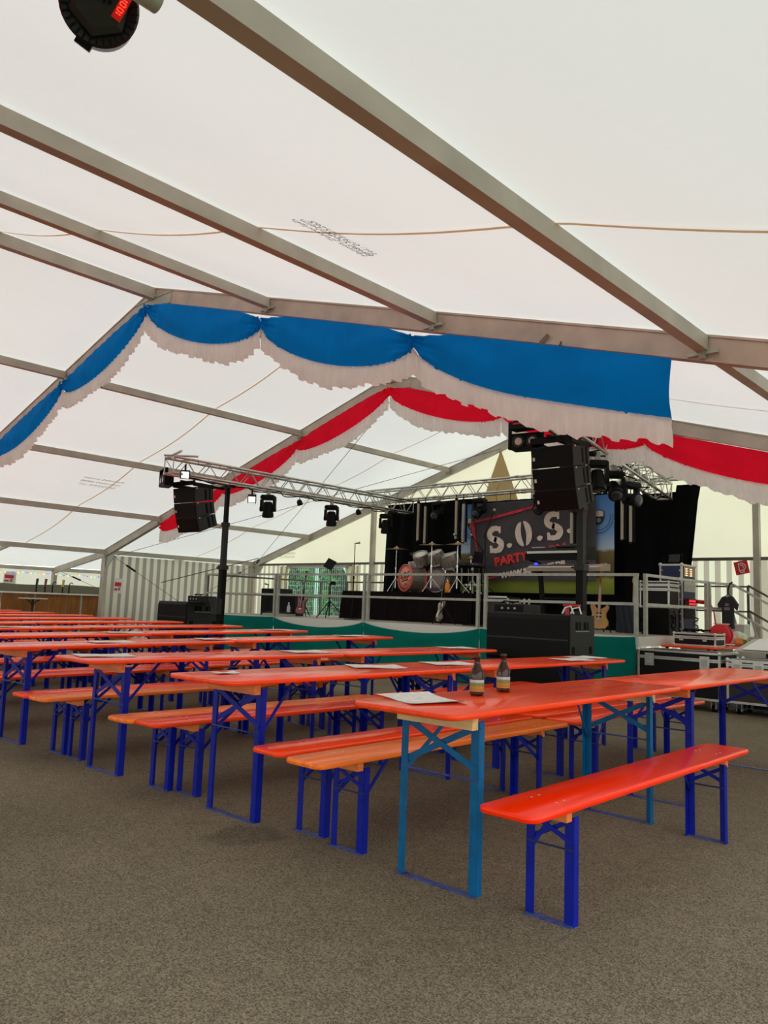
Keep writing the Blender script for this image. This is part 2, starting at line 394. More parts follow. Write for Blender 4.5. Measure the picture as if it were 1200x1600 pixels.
# side annex with the bar
an = thing('wall_annex', 'low lean-to annex on the left side of the tent behind the bar', None, (-21.3, 5, 0), kind='structure')
za = lambda x: 2.5+(x-XL)*.155
for i in range(1, len(FR)-1):
    g = MB(); g.grid(12, 10, lambda u, v: (XL-.1-2.9*u, FR[i]+5*v, za(XL-2.9*u)+.01-.02*math.sin(PI*v))); g.build('roof_panel', M_roof, an, smooth=True)
g = MB(); g.grid(60, 4, lambda u, v: (-22.78+.02*math.sin(u*90), -4.4+20*u, .0+2.04*v)); g.build('wall_sheet', mat('annex_cream_sheet', (.80, .77, .64, 1), .8, trans=.5), an, smooth=True)
for y in (15.6, -4.4):
    g = MB(); g.add([(XL-.1, y, 0), (-22.78, y, 0), (-22.78, y, 2.04), (XL-.1, y, 2.5)], [(0, 1, 2, 3)]); g.build('end_sheet', MATS['annex_cream_sheet'], an)
for y in FR[1:]:
    g = MB(); g.bar((XL, y, za(XL)-.1), (-22.7, y, za(-22.7)-.1), .09, .16); g.build('rafter', M_alu, an)
    g = MB(); g.box(-22.76, -22.6, y-.05, y+.05, 0, 2.0); g.build('post', M_alu, an)
for y in (3.1, 8.1, 13.1):
    g = MB(); g.bar((XL, y, za(XL)-.06), (-22.7, y, za(-22.7)-.06), .06, .08); g.build('rafter', M_alu, an)
g = MB(); g.box(-22.74, -22.66, -4.4, 15.6, 1.93, 2.03); g.build('eave_beam', M_alu, an)

# ---------------- beer tables and benches ----------------
def slab(L_, W, z0, z1, rc, bv, rag=0):
    def loop(ins, z):
        pts = []
        for cx, cy, a0 in ((W/2-rc, L_/2-rc, 0), (-W/2+rc, L_/2-rc, 90), (-W/2+rc, -L_/2+rc, 180), (W/2-rc, -L_/2+rc, 270)):
            for k in range(5):
                a = R(a0+k*22.5); r = rc-ins; pts.append((cx+r*math.cos(a), cy+r*math.sin(a), z))
        return pts
    g = MB(); g.loops([loop(bv, z0), loop(bv*.3, z0+bv*.3), loop(0, z0+bv), loop(0, z1-bv), loop(bv*.3, z1-bv*.3), loop(bv, z1)]); return g
def leg_L(x, y, z0, z1, fl, sx, sy):
    g = MB(); t = .004
    g.box(min(x, x-sx*fl), max(x, x-sx*fl), y-t/2, y+t/2, z0, z1)
    g.box(x-t/2, x+t/2, min(y, y-sy*fl), max(y, y-sy*fl), z0, z1); return g
def flat(g, p, q, w_, t=.005): return g.bar(p, q, t, w_)
def make_furniture(kind, name, label, top_m, leg_m, bat_m, rod_m=None):
    T = kind == 'table'
    L_, W = (2.47, .62) if T else (2.47, .275)
    zb, ztp = (.795, .822) if T else (.463, .491)
    lx, ly = (.23, .93) if T else (.112, .885)
    t = thing(name, label, 'table' if T else 'bench')
    slab(L_, W, zb, ztp, .07 if T else .05, .009).build('tabletop' if T else 'seat_board', top_m, t, smooth='auto', world=False)
    for s in (-1, 1):
        g = MB(); yb = s*(ly+.025)
        if T: g.box(-.226, .226, yb-.022, yb+.022, zb-.068, zb)
        else: g.box(-.105, .105, yb-.022, yb+.022, zb-.046, zb)
        g.build('batten', bat_m, t, world=False)
        for sx in (-1, 1):
            leg_L(sx*lx, s*ly, 0, zb-.03, .042 if T else .04, sx, s).build('leg', leg_m, t, world=False)
        g = MB(); g.box(-lx, lx, s*ly-.018, s*ly+.018, .0, .007); g.build('foot_bar', M_scuff, t, world=False)
        za, zc = (zb-.05, zb-.25) if T else (zb-.04, zb-.135)
        g = MB(); flat(g, (-lx, s*ly-.004, za), (lx, s*ly-.004, zc), .03 if T else .02); g.build('cross_brace', leg_m, t, world=False)
        g = MB(); flat(g, (lx, s*ly+.006, za), (-lx, s*ly+.006, zc-.02), .03 if T else .02); g.build('cross_brace', leg_m, t, world=False)
        zr = .50 if T else .30
        g = MB(); g.tube((-lx, s*ly, zr), (lx, s*ly, zr), .005, 6); g.build('stretcher', rod_m or M_rod, t, world=False)
        for sx in ((-1, 1) if rod_m is None else (-1,)):
            g = MB(); dy = .34 if T else .24
            flat(g, (sx*(lx-.012), s*ly, zr-.03 if T else .26), (sx*(lx-.1 if T else lx-.05), s*(ly-dy), zb-.01), .022); g.build('folding_strut', leg_m, t, world=False)
    g = MB()
    for s in (-1, 1):
        for sx in (-1, 1):
            for dy in (-.03, .03): g.lathe([(.006, 0), (.006, .0012), (.002, .002)], 8, Matrix.Translation((sx*(.15 if T else .06), s*(ly+.02)+dy, ztp-.0004)))
    g.build('rivet', M_galv, t, world=False)
    return t
P_tab = make_furniture('table', 'beer_table', 'x', M_orange, M_blue, M_orangewood)
P_tab1 = make_furniture('table', 'beer_table', 'x', M_orange, M_teal, M_palewood, M_scuff)
P_ben = make_furniture('bench', 'beer_bench', 'x', M_orange, M_blue, M_orangewood)
P_benW = make_furniture('bench', 'beer_bench', 'x', M_orange2, M_blue, M_orangewood)
P_benR = make_furniture('bench', 'beer_bench', 'x', M_red, M_blue, M_orangewood, M_rod)
used = set()
def place(proto, x, y, rz, label, group, ly):
    if id(proto) in used: o = copy_tree(proto)
    else: o = proto; used.add(id(proto))
    za_, zb_ = fz(x, y-ly), fz(x, y+ly)
    o.location = (x, y, (za_+zb_)/2); o.rotation_euler = (math.atan2(zb_-za_, 2*ly), 0, R(rz))
    o['label'] = label; o['group'] = group; return o
ordn = ['first', 'second', 'third', 'fourth', 'fifth', 'sixth', 'seventh', 'eighth', 'ninth', 'tenth', 'eleventh']
TX = [-2.375-1.565*k for k in range(11)]
for k in range(11):
    TX[k] = [-2.375, -3.945, -5.49, -7.07, -8.64, -10.2, -11.77, -13.33, -14.9, -16.45, -18.0][k]
extra = {0: 'with teal-blue legs, a newspaper and two beer bottles on it', }
for k in range(11):
    for h, yc in ((0, 3.96), (1, 6.47)):
        yy = yc + (0 if k < 2 else [-.0, -.03, .02][k % 3]) - (.03 if h else 0)
        rz = [0, .5, -.6, .4, -.3, .3, 0, -.5, .4, 0, .3][k]*(1 if h == 0 else -.8)
        if k == 0 and h == 0: lb = 'orange beer table nearest the camera, with steel-blue legs and two beer bottles'
        elif k == 0: lb = 'orange beer table joined behind the bottle table, pointing at the flight cases'
        else: lb = 'orange beer table in the %s row from the front, its %s half' % (ordn[k], 'camera-side' if h == 0 else 'stage-side')
        place(P_tab1 if (k, h) == (0, 0) else P_tab, TX[k], yy, rz, lb, 'orange beer tables', .93)
place(P_benR, -1.79, 3.94, 0, 'bright red-orange bench alone in the right foreground', 'orange benches', .885)
BX = []
for k in range(10):
    mid_ = (TX[k]+TX[k+1])/2
    pr = {0: (-3.02, -3.35), 1: (-4.53, -4.79), 2: (-6.05, -6.34)}.get(k, (mid_+.17-.02*(k % 3), mid_-.145))
    for h, yc in ((0, 3.97), (1, 6.52)):
        for j, x in enumerate(pr):
            if j == 1 and k in (0,): x -= .0
            jit = [(0, .05), (.04, -.01), (.02, .02)][k % 3][j]
            worn = (k, h, j) in ((0, 0, 0), (1, 0, 1), (2, 0, 0), (4, 1, 0), (6, 0, 1), (7, 1, 0))
            lb = '%s bench between table rows %s and %s, %s, %s half' % ('worn pale orange' if worn else 'orange', ['one', 'two', 'three', 'four', 'five', 'six', 'seven', 'eight', 'nine', 'ten'][k],
                ['two', 'three', 'four', 'five', 'six', 'seven', 'eight', 'nine', 'ten', 'eleven'][k], 'right of its pair' if j == 0 else 'left of its pair', 'camera-side' if h == 0 else 'stage-side')
            place(P_benW if worn else P_ben, x, yc+jit, [.4, -.5, .2, 0][(k+j*2+h) % 4], lb, 'orange benches', .885)

# papers on the tables: slightly curled double sheets
def paper(x, y, z, a, b, rz, label, curl=.012, name='paper_sheet'):
    g = MB(); M = Matrix.Translation((x, y, z)) @ Matrix.Rotation(R(rz), 4, 'Z')
    for q, (da, off) in enumerate(((0, .0015), (4, .004))):
        Mq = M @ Matrix.Rotation(R(da), 4, 'Z'); o = len(g.v)
        def fp(u, v): return Mq @ Vector(((u-.5)*a, (v-.5)*b, off+curl*(abs(2*u-1)**3)*(.3+.7*v)*(1-.5*q)+.002*math.sin(u*7)))
        g.grid(10, 6, lambda u, v: tuple(fp(u, v)))
    return tag(g.build(name, M_paper, smooth=True), label, 'paper', 'papers lying on the tables')
ZT = .823
paper(-2.52, 3.06, ZT, .40, .29, -24, 'open newspaper on the near end of the bottle table', .014, 'newspaper')
for i, (x, y, rz, lb) in enumerate([(-4.02, 4.35, 60, 'white placemat on the second-row table near the middle'), (-4.0, 5.20, 70, 'white placemat near the table joint of the second row'),
        (-4.05, 3.02, 80, 'small white card at the camera-side tip of the second-row table'),
        (-5.6, 3.05, 75, 'white menu sheet at the camera-side tip of the third-row table'), (-5.5, 5.0, 80, 'white sheet by the joint of the third-row tables'),
        (-3.98, 7.45, 85, 'white sheet at the stage-side tip of the second-row table by the loudspeaker'), (-3.85, 6.95, 80, 'thin white sheet on the second-row table before the sub loudspeakers'),
        (-5.55, 7.35, 75, 'white sheet at the stage-side tip of the third-row table'), (-7.05, 3.9, 82, 'white sheet on the fourth-row table, camera-side half'),
        (-7.1, 5.15, 78, 'white sheet near the joint of the fourth-row tables'), (-7.1, 7.2, 85, 'white sheet at the stage-side tip of the fourth-row table'),
        (-8.6, 4.9, 82, 'white sheet on the fifth-row table'), (-10.2, 4.3, 80, 'white sheet on the sixth-row table'), (-8.6, 7.3, 80, 'white sheet at the stage-side tip of the fifth-row table')]):
    sm = 'small' in lb
    za_ = fz(TX[min(range(11), key=lambda q: abs(TX[q]-x))], 3.0 if y < 5.2 else 5.5); zb_ = fz(x, 4.9 if y < 5.2 else 7.4)
    tt = (y-(3.03 if y < 5.2 else 5.54))/1.86
    paper(x, y, ZT+.001+za_+(zb_-za_)*tt, .15 if sm else .40, .10 if sm else .28, rz, lb, .006)

# beer bottles
M_glass = bpy.data.materials.new('brown_glass'); M_glass.use_nodes = True; bb = M_glass.node_tree.nodes['Principled BSDF']
bb.inputs['Base Color'].default_value = sr(62, 26, 9); bb.inputs['Roughness'].default_value = .1; bb.inputs['Transmission Weight'].default_value = .3; bb.inputs['Specular IOR Level'].default_value = .35
def lab_mat():
    m = mat('bottle_label_print', sr(205, 170, 90), .6); N = m.node_tree.nodes; L = m.node_tree.links
    tc = N.new('ShaderNodeTexCoord'); sp = N.new('ShaderNodeSeparateXYZ'); L.new(tc.outputs['Object'], sp.inputs[0])
    r = N.new('ShaderNodeValToRGB'); mr = N.new('ShaderNodeMapRange'); mr.inputs[1].default_value = .022; mr.inputs[2].default_value = .082; L.new(sp.outputs[2], mr.inputs[0]); L.new(mr.outputs[0], r.inputs[0])
    e = r.color_ramp.elements; e[0].position = 0; e[0].color = sr(225, 200, 150); e[1].position = 1; e[1].color = sr(200, 205, 205)
    for p, c in ((.10, (196, 128, 30)), (.38, (205, 150, 50)), (.5, (140, 140, 60)), (.72, (130, 145, 90)), (.8, (205, 208, 205))):
        q = e.new(p); q.color = sr(*c)
    n = N.new('ShaderNodeTexNoise'); n.inputs['Scale'].default_value = 90; L.new(tc.outputs['Object'], n.inputs[0])
    mx = N.new('ShaderNodeMix'); mx.data_type = 'RGBA'; mx.blend_type = 'MULTIPLY'; mx.inputs[0].default_value = .5; L.new(r.outputs[0], mx.inputs['A']); L.new(n.outputs[0], mx.inputs['B'])
    L.new(mx.outputs['Result'], N['Principled BSDF'].inputs['Base Color']); return m
M_lab = lab_mat()
def bottle(x, y, label):
    t = thing('beer_bottle', label, 'bottle', (x, y, ZT), group='beer bottles')
    g = MB(); g.lathe([(.031, 0), (.0365, .004), (.0372, .01), (.0372, .104), (.0355, .118), (.029, .136), (.0205, .153), (.0160, .166), (.0142, .190), (.0165, .192), (.0168, .203), (.0135, .207)], 28); g.build('glass_body', M_glass, t, True, False)
    g = MB(); g.lathe([(.0374, .022), (.0378, .023), (.0378, .081), (.0374, .082)], 28); g.build('paper_label', M_lab, t, True, False)
    return t
bottle(-2.485, 3.48, 'brown beer bottle, the left one, nearer the newspaper'); bottle(-2.52, 3.78, 'brown beer bottle, the right one, farther along the table')

# ---------------- garlands ----------------
def garland(y, pins, col, label, cname, xr_end=None, dp=(.17, .31, .225)):
    t = thing('garland', label, 'garland', (X0, y, zt(X0)-.35), group='cloth garlands')
    for a, b in zip(pins[:-1], pins[1:]):
        Ln = abs(b-a); last = (b == pins[-1] and xr_end)
        def top(x): return zt(x)-.225 - (.05 if abs(x-X0) < .01 else 0)
        def bot(u):
            e = 1-(2*u-1)**2
            if last and u > .5: e = 1-.12*(2*u-1)**2
            return dp[0]+dp[1]*max(e, 0)**.62
        gath = lambda u: min(1, min(u, 1 if (last) else 1-u)*6) if not last else min(1, u*6)
        def fn(u, v):
            x = a+(b-a)*u; k = 1-gath(u); tp = top(x)-.045*k*0 - .02*math.sin(PI*min(u, 1-u)*1)*0 -.06*k
            z = tp-(bot(u)-.06*k)*v
            ph = u*Ln
            fold = .022*math.sin(ph*30+v*3+math.sin(ph*5)*2)*(.25+.75*k) + .012*k*math.sin(v*26)
            arc = .05*math.sin(PI*v)*(.4+.6*(1-k)) + .016*math.sin(v*9+abs(2*u-1)*8)*(.3+k)
            return (x, y-.075-arc-fold, z)
        g = MB(); g.grid(64, 18, fn); g.build('swag', col, t, smooth=True)
        sd = rng.random()*9
        def fr(u, v):
            x = a+(b-a)*u; z = top(x)-bot(u)
            rag = .012*math.sin(u*Ln*40+sd)+.012*math.sin(u*Ln*17+sd*2)
            h = dp[2]+rag+.03*math.sin(u*PI*3+sd)
            return (x+.004*math.sin(v*9+sd), y-.09-(.006+.018*v)*math.sin(u*Ln*75+sd+2*math.sin(u*Ln*9))+.012*v, z+.012-h*v)
        g = MB(); g.grid(220, 4, fr); g.build('ruffle', M_ruffle, t, smooth=True)
    for x in pins[1:-1]:
        g = MB(); g.tube((x, y-.14, zt(x)-.28), (x, y-.13, zt(x)-.46), .012, 8); g.build('gather_tie', col, t)
    return t
garland(5.55, [-19.5, -17.0, -14.45, -11.95, -9.58, -7.05, -4.72, -2.25], M_bluecloth, 'blue cloth garland with white ruffle along the near tent frame', 'blue', True)
garland(10.55, [-16.98, -14.55, -12.1, -9.58, -7.1, -4.7, -2.2, -.3], M_redcloth, 'red cloth garland with white ruffle along the farther tent frame', 'red', True, (.2, .24, .25))
garland(.55, [-9.58, -7.05, -4.6, -1.84], M_redcloth, 'red cloth garland end hanging at the upper left picture edge', 'red', True)

# tape on the near rafter, text on the tarpaulins
g = MB(); g.cb((-3.35, 5.535, 3.52), (.10, .004, .035), rot=(0, -38, 0)); tag(g.build('tape_strip', mat('brown_tape', sr(122, 92, 66), .5)), 'brown tape strip stuck on the rafter above the blue garland', 'tape')
g = MB(); g.cb((-3.2, 5.535, 3.44), (.014, .004, .06), rot=(0, 20, 0)); tag(g.build('tape_scrap', mat('dark_tape', sr(60, 58, 55), .5)), 'small dark tape scrap on the rafter beside the brown tape', 'tape')
M_ink = mat('grey_print', sr(110, 108, 108), .8); M_ink2 = mat('faint_print', sr(176, 172, 150), .8)
c0 = Vector((-3.8, 3.55, zt(-3.8)-.05)); slope = Vector((1, 0, -.3)).normalized()
for k, s in enumerate(['Hannes Zeltverleih', '88480 Oedenheim', 'Tel.: 0793225265']):
    M = frame_m(c0-slope*(.06-.075*k)*1.0, (0, -1, 0), slope*-1 if False else slope*-1)
    struct(text(s, 'roof_print', M_ink, .092, M, None))
for k, s in enumerate(['Hannes Zeltverleih', '88480 Oedenheim', 'Tel.: 0793225265']):
    M = frame_m(Vector((-15.75-.0, 8.2, zt(-15.75)-.06))+Vector((.16*(k-1)*-1, 0, -.05*(k-1))), (0, 1, 0), (1, 0, .3)); struct(text(s, 'roof_print', M_ink2, .12, M))
for k, s in enumerate(['Hannes Zeltverleih', '88480 Oedenheim', 'Tel.: 0793225265']):
    struct(text(s, 'wall_print', M_ink2, .1, frame_m((-18.25, 15.63, 2.86-.11*k), (1, 0, 0), (0, 0, 1))))

# ---------------- bar in the annex ----------------
t = thing('bar_counter', 'long brown panelled bar counter in the annex', 'bar counter', (-20.75, 6, 0))
for k in range(16):
    y = -2+k*.86; g = MB(); g.box(-20.62, -20.58, y, y+.84, .08, 1.26); g.build('front_panel', M_barwood, t)
g = MB(); g.box(-21.15, -20.5, -2, 11.8, 1.26, 1.30); g.build('counter_top', mat('counter_reflected_white', sr(232, 232, 226), .3), t)  # white colour stands for light reflected off the counter top
g = MB(); g.box(-21.1, -20.64, -2, 11.8, 0, .08); g.build('plinth', M_black, t)
for y in (1.2, 5.2, 10.4):
    g = MB(); g.box(-20.575, -20.53, y-.02, y+.02, 0, 1.3); g.build('trim_post', M_galv, t)
g = MB()
for a, b, z0, z1, dx in ((-2, 15, 1.30, 1.52, 0),):
    g.grid(60, 3, lambda u, v: (-21.7+.02*math.sin(u*70)*(1-v), a+(b-a)*u, z0+(z1-z0)*v-.02*math.sin(u*40)*(v)))
tag(g.build('windbreak_cloth', M_olive, smooth=True), 'olive cloth strip running behind the bar counter', 'cloth')
def tap(y, colr, lb):
    t = thing('beer_tap', lb, 'beer tap', (-20.8, y, 1.3), group='taps on the bar')
    g = MB(); g.tube((0, 0, 0), (0, 0, .17), .018, 10); g.lathe([(.04, 0), (.04, .012), (.02, .02)], 12); g.build('column', M_black, t, world=False)
    if colr:
        g = MB(); g.tube((0, 0, .17), (0, .015, .36), .028, 10, .035); g.build('handle', colr, t, world=False)
    else:
        g = MB(); g.path([(0, 0, .17), (0, .01, .26), (0, .06, .29), (0, .1, .26)], .013); g.build('spout', M_black, t, world=False)
tap(9.27, M_dark, 'black-handled beer tap, the leftmost on the bar'); tap(9.50, M_maroon, 'dark red handled beer tap on the bar')
tap(9.70, None, 'bent black spout between the red and the yellow tap'); tap(9.98, mat('yellow_handle', sr(200, 170, 60), .4), 'yellow-handled beer tap on the bar'); tap(10.16, None, 'bent black spout, the rightmost on the bar')
t = thing('standing_table', 'high standing table with pale round top in front of the bar', 'table', (-20.1, 8.9, 0))
g = MB(); g.lathe([(.33, 1.12), (.35, 1.125), (.35, 1.145), (.33, 1.15)], 28); g.build('tabletop', mat('pale_top', sr(190, 186, 176), .4), t, True, False)
g = MB(); g.tube((0, 0, .02), (0, 0, 1.12), .03, 10); g.build('pole', M_dark, t, world=False)
for k in range(4):
    a = k*PI/2+.4; g = MB(); g.path([(0, 0, .95), (.1*math.cos(a), .1*math.sin(a), 1.07), (.22*math.cos(a), .22*math.sin(a), 1.11)], .014); g.build('bracket_arm', M_dark, t, world=False)
g = MB(); g.lathe([(.25, 0), (.25, .02), (.05, .04)], 24); g.build('foot_plate', M_dark, t, world=False)
# fairy lights
t = thing('fairy_light_string', 'string of coloured fairy lights along the annex wall', 'fairy lights', (-22.55, 9, 1.86))
pts = [(-22.55, 6.5+.12*i, 1.86-.015*math.sin(i*.9)) for i in range(56)]
g = MB(); g.path(pts, .006, 4); g.build('cable', M_white, t)
cols = [('violet', (90, 70, 255)), ('amber', (255, 200, 120)), ('mint', (120, 255, 170)), ('orange_', (255, 150, 90)), ('blue_', (110, 110, 255))]
for i, p in enumerate(pts):
    nm, c = cols[[0, 1, 2, 3, 1, 4, 0, 1, 2][i % 9]]
    g = MB(); g.lathe([(.004, .024), (.016, .014), (.019, 0), (.013, -.014), (.004, -.022)], 8, Matrix.Translation((p[0]+.02, p[1], p[2]-.03)))
    g.build('bulb', mat('bulb_'+nm, sr(*c), .4, emis=(sr(*c), 1.6)), t, True)
def notice(loc, xv, w_, h, label, tilt=0):
    t = thing('notice_sheet', label, 'notice', loc, group='red and white notices')
    up_ = Vector((0, 0, 1)); M = frame_m(loc, xv, up_) @ Matrix.Rotation(R(tilt), 4, 'Z')
    g = MB(); g.prism([(-w_/2, -h/2), (w_/2, -h/2), (w_/2, h*.38), (w_*.36, h/2), (-w_*.36, h/2), (-w_/2, h*.38)], .003, M); g.build('sheet', M_white, t)
    g = MB(); g.box(-w_*.42, w_*.3, -h*.06, h*.22, .003, .005, M); g.box(-w_*.42, -w_*.05, -h*.34, -h*.2, .003, .005, M); g.build('red_print', M_redp, t)
    g = MB(); g.box(w_*.02, w_*.24, -h*.34, -h*.12, .003, .005, M); g.build('grey_print', mat('code_grey', sr(120, 120, 118), .7), t)
notice((-19.72, 11.0, 1.56), (0, 1, 0), .26, .40, 'white notice sheet with red print on the striped side wall', -2)
notice((-22.7, 9.35, 1.68), (0, 1, 0), .34, .34, 'white notice sheet with red print on the annex wall behind the bar', -3)

# ---------------- stage ----------------
ZD = .965; SX0, SX1, SY0, SY1 = -16.2, -5.17, 11.32, 15.3
t = thing('stage_platform', 'low modular stage platform with grey deck boards', 'stage', (-10.7, 13.2, 0))
nx = 6
for i in range(nx):
    xa = SX0+(SX1-SX0)*i/nx; xb = SX0+(SX1-SX0)*(i+1)/nx
    for ya, yb in ((SY0+.03, 13.3), (13.3, SY1)):
        g = MB(); g.box(xa+.005, xb-.005, ya+.004, yb-.004, ZD-.03, ZD); g.build('deck_board', M_deck, t)
g = MB(); g.box(SX0, SX1, SY0, SY0+.03, ZD-.21, ZD-.002); g.build('front_edge', M_fascia, t)
g = MB(); g.box(SX1-.03, SX1, SY0+.03, SY1, ZD-.15, ZD-.002); g.build('side_edge', M_fascia, t)
for x in [SX0+.1+k*(SX1-SX0-.2)/nx for k in range(nx+1)]:
    for y in (11.5, 13.3, 15.1):
        g = MB(); g.box(x-.03, x+.03, y-.03, y+.03, 0, ZD-.03); g.build('leg', M_galv, t)
g = MB(); g.box(SX1-.02, SX1+.0, 12.9, SY1, .05, ZD-.12); g.build('side_panel', mat('pale_ply', sr(150, 142, 122), .7), t)
# green skirt, pinned at the railing posts and sagging between them
t = thing('stage_skirt', 'dark green cloth skirt sagging along the stage front', 'cloth', (-10.7, 11.28, 0))
pins = [-16.2, -13.5, -10.78, -8.02, -5.2]; sag = [.02, .16, .14, .03]
for a, b, sg in zip(pins[:-1], pins[1:], sag):
    g = MB()
    def fn(u, v):
        top = ZD-.01-sg*(4*u*(1-u))**.8; z = top*(1-v)+.02*v
        f = .02*math.sin(u*9+v*2)*v + .014*math.sin((u*14+v*5))*(1-v) + .02*math.sin(v*9+4*abs(u-.5))*(1-v)
        return (a+(b-a)*u, 11.285-abs(f)-.02*v, z)
    g.grid(60, 14, fn); g.build('cloth_panel', M_green, t, smooth=True)

def railing(p, q, label, z0=ZD, top=.935, mid=.475, posts=True, group='stage railings', mt=None):
    p = Vector(p); q = Vector(q); d = (q-p).normalized(); mt = mt or M_galv
    t = thing('railing', label, 'railing', (p.x, p.y, z0), group=group)
    for s in (p+d*.035, q-d*.035):
        g = MB(); g.box(s.x-.026, s.x+.026, s.y-.026, s.y+.026, z0, z0+top); g.build('post', mt, t)
    for h in (top-.02, mid):
        g = MB(); g.bar((p.x, p.y, z0+h), (q.x, q.y, z0+h), .045, .042); g.build('rail', mt, t)
    return t
for a, b, lb in ((-16.2, -13.52, 'grey railing section at the left end of the stage front'), (-13.48, -10.8, 'grey railing section before the music stand'),
                 (-10.76, -8.06, 'grey railing section before the drum riser'), (-7.97, -5.18, 'grey railing section before the keyboards')):
    railing((a, SY0, 0), (b, SY0, 0), lb)
railing((-5.13, 11.42, 0), (-5.1, 13.85, 0), 'grey side railing running back from the right stage corner')
railing((-5.1, 13.9, 0), (-4.98, 14.6, 0), 'short grey side railing next to the stage stairs')
railing((-16.2, 11.36, 0), (-16.2, 15.2, 0), 'grey railing along the far left side of the stage', mt=mat('dark_galvanised', sr(96, 96, 90), .5, metal=.3))
railing((-15.3, 15.25, 0), (-12.7, 15.25, 0), 'grey railing along the back edge of the stage by the window', mt=MATS['dark_galvanised'])
# stairs at the right rear
t = thing('stage_stairs', 'grey stage stairs with sloping handrails at the right rear', 'stairs', (-4.2, 14.95, 0))
g = MB(); g.box(-5.15, -4.7, 14.5, 15.4, ZD-.05, ZD); g.build('landing', M_deck, t)
for k in range(4):
    x = -4.62+.27*k; z = ZD-.2*(k+1)
    g = MB(); g.box(x, x+.26, 14.5, 15.4, z-.03, z); g.build('tread', M_galv, t)
for y in (14.5, 15.4):
    g = MB(); g.bar((-4.75, y, ZD-.06), (-3.55, y, .05), .03, .14); g.build('stringer', M_galv, t)
    dk = MATS['dark_galvanised'] if y > 15 else M_galv
    for z0 in (.93, .47):
        g = MB(); g.bar((-4.92, y, ZD+z0), (-3.3, y, ZD+z0-.92), .04, .035); g.build('handrail', dk, t)
        if y > 15:
            g = MB(); g.bar((-5.9, y, ZD+z0-.02), (-4.92, y, ZD+z0-.02), .035, .03); g.build('handrail', MATS['dark_galvanised'], t)
    for x, zz in ((-4.92, ZD), (-3.9, .4)):
        g = MB(); g.bar((x, y, zz-.1 if x < -4.5 else .05), (x, y, ZD+.93 if x < -4.5 else ZD+.36), .04, .04, (0, 1, 0)); g.build('post', dk, t)
    g = MB(); g.bar((-4.92, y, ZD+.5), (-4.55, y, .1), .03, .03); g.build('brace', M_galv, t)

# ---------------- truss ----------------
def truss(name, p, q, label, s=.29, group='stage trusses'):
    p = Vector(p); q = Vector(q); d = (q-p).normalized(); Ln = (q-p).length
    sx = d.cross(Vector((0, 0, 1))).normalized(); sz = sx.cross(d)
    t = thing(name, label, 'truss', tuple(p), group=group)
    cn = [sx*a*s/2+sz*b*s/2 for a, b in ((-1, -1), (1, -1), (1, 1), (-1, 1))]
    for c in cn:
        g = MB(); g.tube(p+c, q+c, .024, 10); g.build('chord', M_truss, t, True)
    for k in range(4):
        a, b = cn[k], cn[(k+1) % 4]; g = MB(); n = max(2, int(Ln/.24)); 
        for i in range(n):
            u0, u1 = i/n, (i+1)/n; A = (a, b) if i % 2 == 0 else (b, a)
            g.tube(p+d*Ln*u0+A[0], p+d*Ln*u1+A[1], .009, 5)
        for u in (0, 1): g.tube(p+d*Ln*u+a, p+d*Ln*u+b, .011, 6)
        tag(g.build('lacing', M_truss, t), kind='stuff')
    n = int(Ln/2.3)
    for i in range(1, n+1):
        g = MB()
        for c in cn: 
            o = p+d*Ln*i/(n+.6)+c; g.tube(o-d*.05, o+d*.05, .031, 8)
        tag(g.build('joint_collar', M_galv, t, True), kind='stuff')
    return t
TL = lambda y: (-12.43+.01*(y-8), y, 3.66)          # left side truss axis
TR = lambda y: (-5.045-.174*(y-8.4), y, 3.79-.0314*(y-8.4))
T_L = truss('lighting_truss', TL(7.75), TL(14.35), 'aluminium box truss on the left side of the stage roof')
T_R = truss('lighting_truss', TR(8.4), TR(14.4), 'aluminium box truss on the right side of the stage roof')
truss('lighting_truss', (-13.6, 14.25, 3.96), (-5.6, 14.25, 3.96), 'aluminium box truss across the back of the stage')
g = MB()
g.tube((-12.75, 7.9, 3.85), (-12.05, 7.74, 3.88), .024, 8); g.tube((-12.6, 7.74, 3.86), (-12.2, 8.2, 3.87), .02, 8)
tag(g.build('scaffold_tube', M_truss), 'short loose tube clamped on the left truss end', 'tube')
# masts
def mast(x, y, ztop, label):
    t = thing('lifting_mast', label, 'mast', (x, y, fz(x, y)), group='black lifting masts')
    g = MB(); g.box(x-.055, x+.055, y-.055, y+.055, .05, 1.9); g.build('lower_section', M_black, t)
    g = MB(); g.box(x-.045, x+.045, y-.045, y+.045, 1.9, 2.75); g.build('middle_section', M_dark, t)
    g = MB(); g.box(x-.036, x+.036, y-.036, y+.036, 2.7, ztop-.03); g.build('upper_section', M_black, t)
    g = MB(); g.box(x-.2, x+.2, y-.04, y+.04, ztop-.05, ztop); g.build('top_fork', M_black, t)
    g = MB(); g.box(x-.075, x+.075, y-.075, y+.075, 1.86, 1.94); g.box(x-.06, x+.06, y-.06, y+.06, 2.7, 2.78); g.tube((x-.12, y-.06, 1.9), (x-.05, y-.06, 1.9), .014); tag(g.build('clamp_collar', M_dark, t), kind='stuff')
    g = MB(); g.box(x-.1, x+.1, y-.16, y-.05, 1.0, 1.3); g.tube((x, y-.18, 1.15), (x-.16, y-.18, 1.3), .012); g.build('winch', M_dark, t)
    for k in range(4):
        a = k*PI/2+PI/4
        g = MB(); g.bar((x, y, .09), (x+.38*math.cos(a), y+.38*math.sin(a), .05), .05, .05); g.build('leg', M_black, t)
    return t
mast(-12.68, 9.25, 3.5, 'black lifting mast under the left truss beside the sub loudspeakers')
mast(-5.38, 9.95, 3.52, 'black lifting mast under the right truss behind the sub loudspeakers')
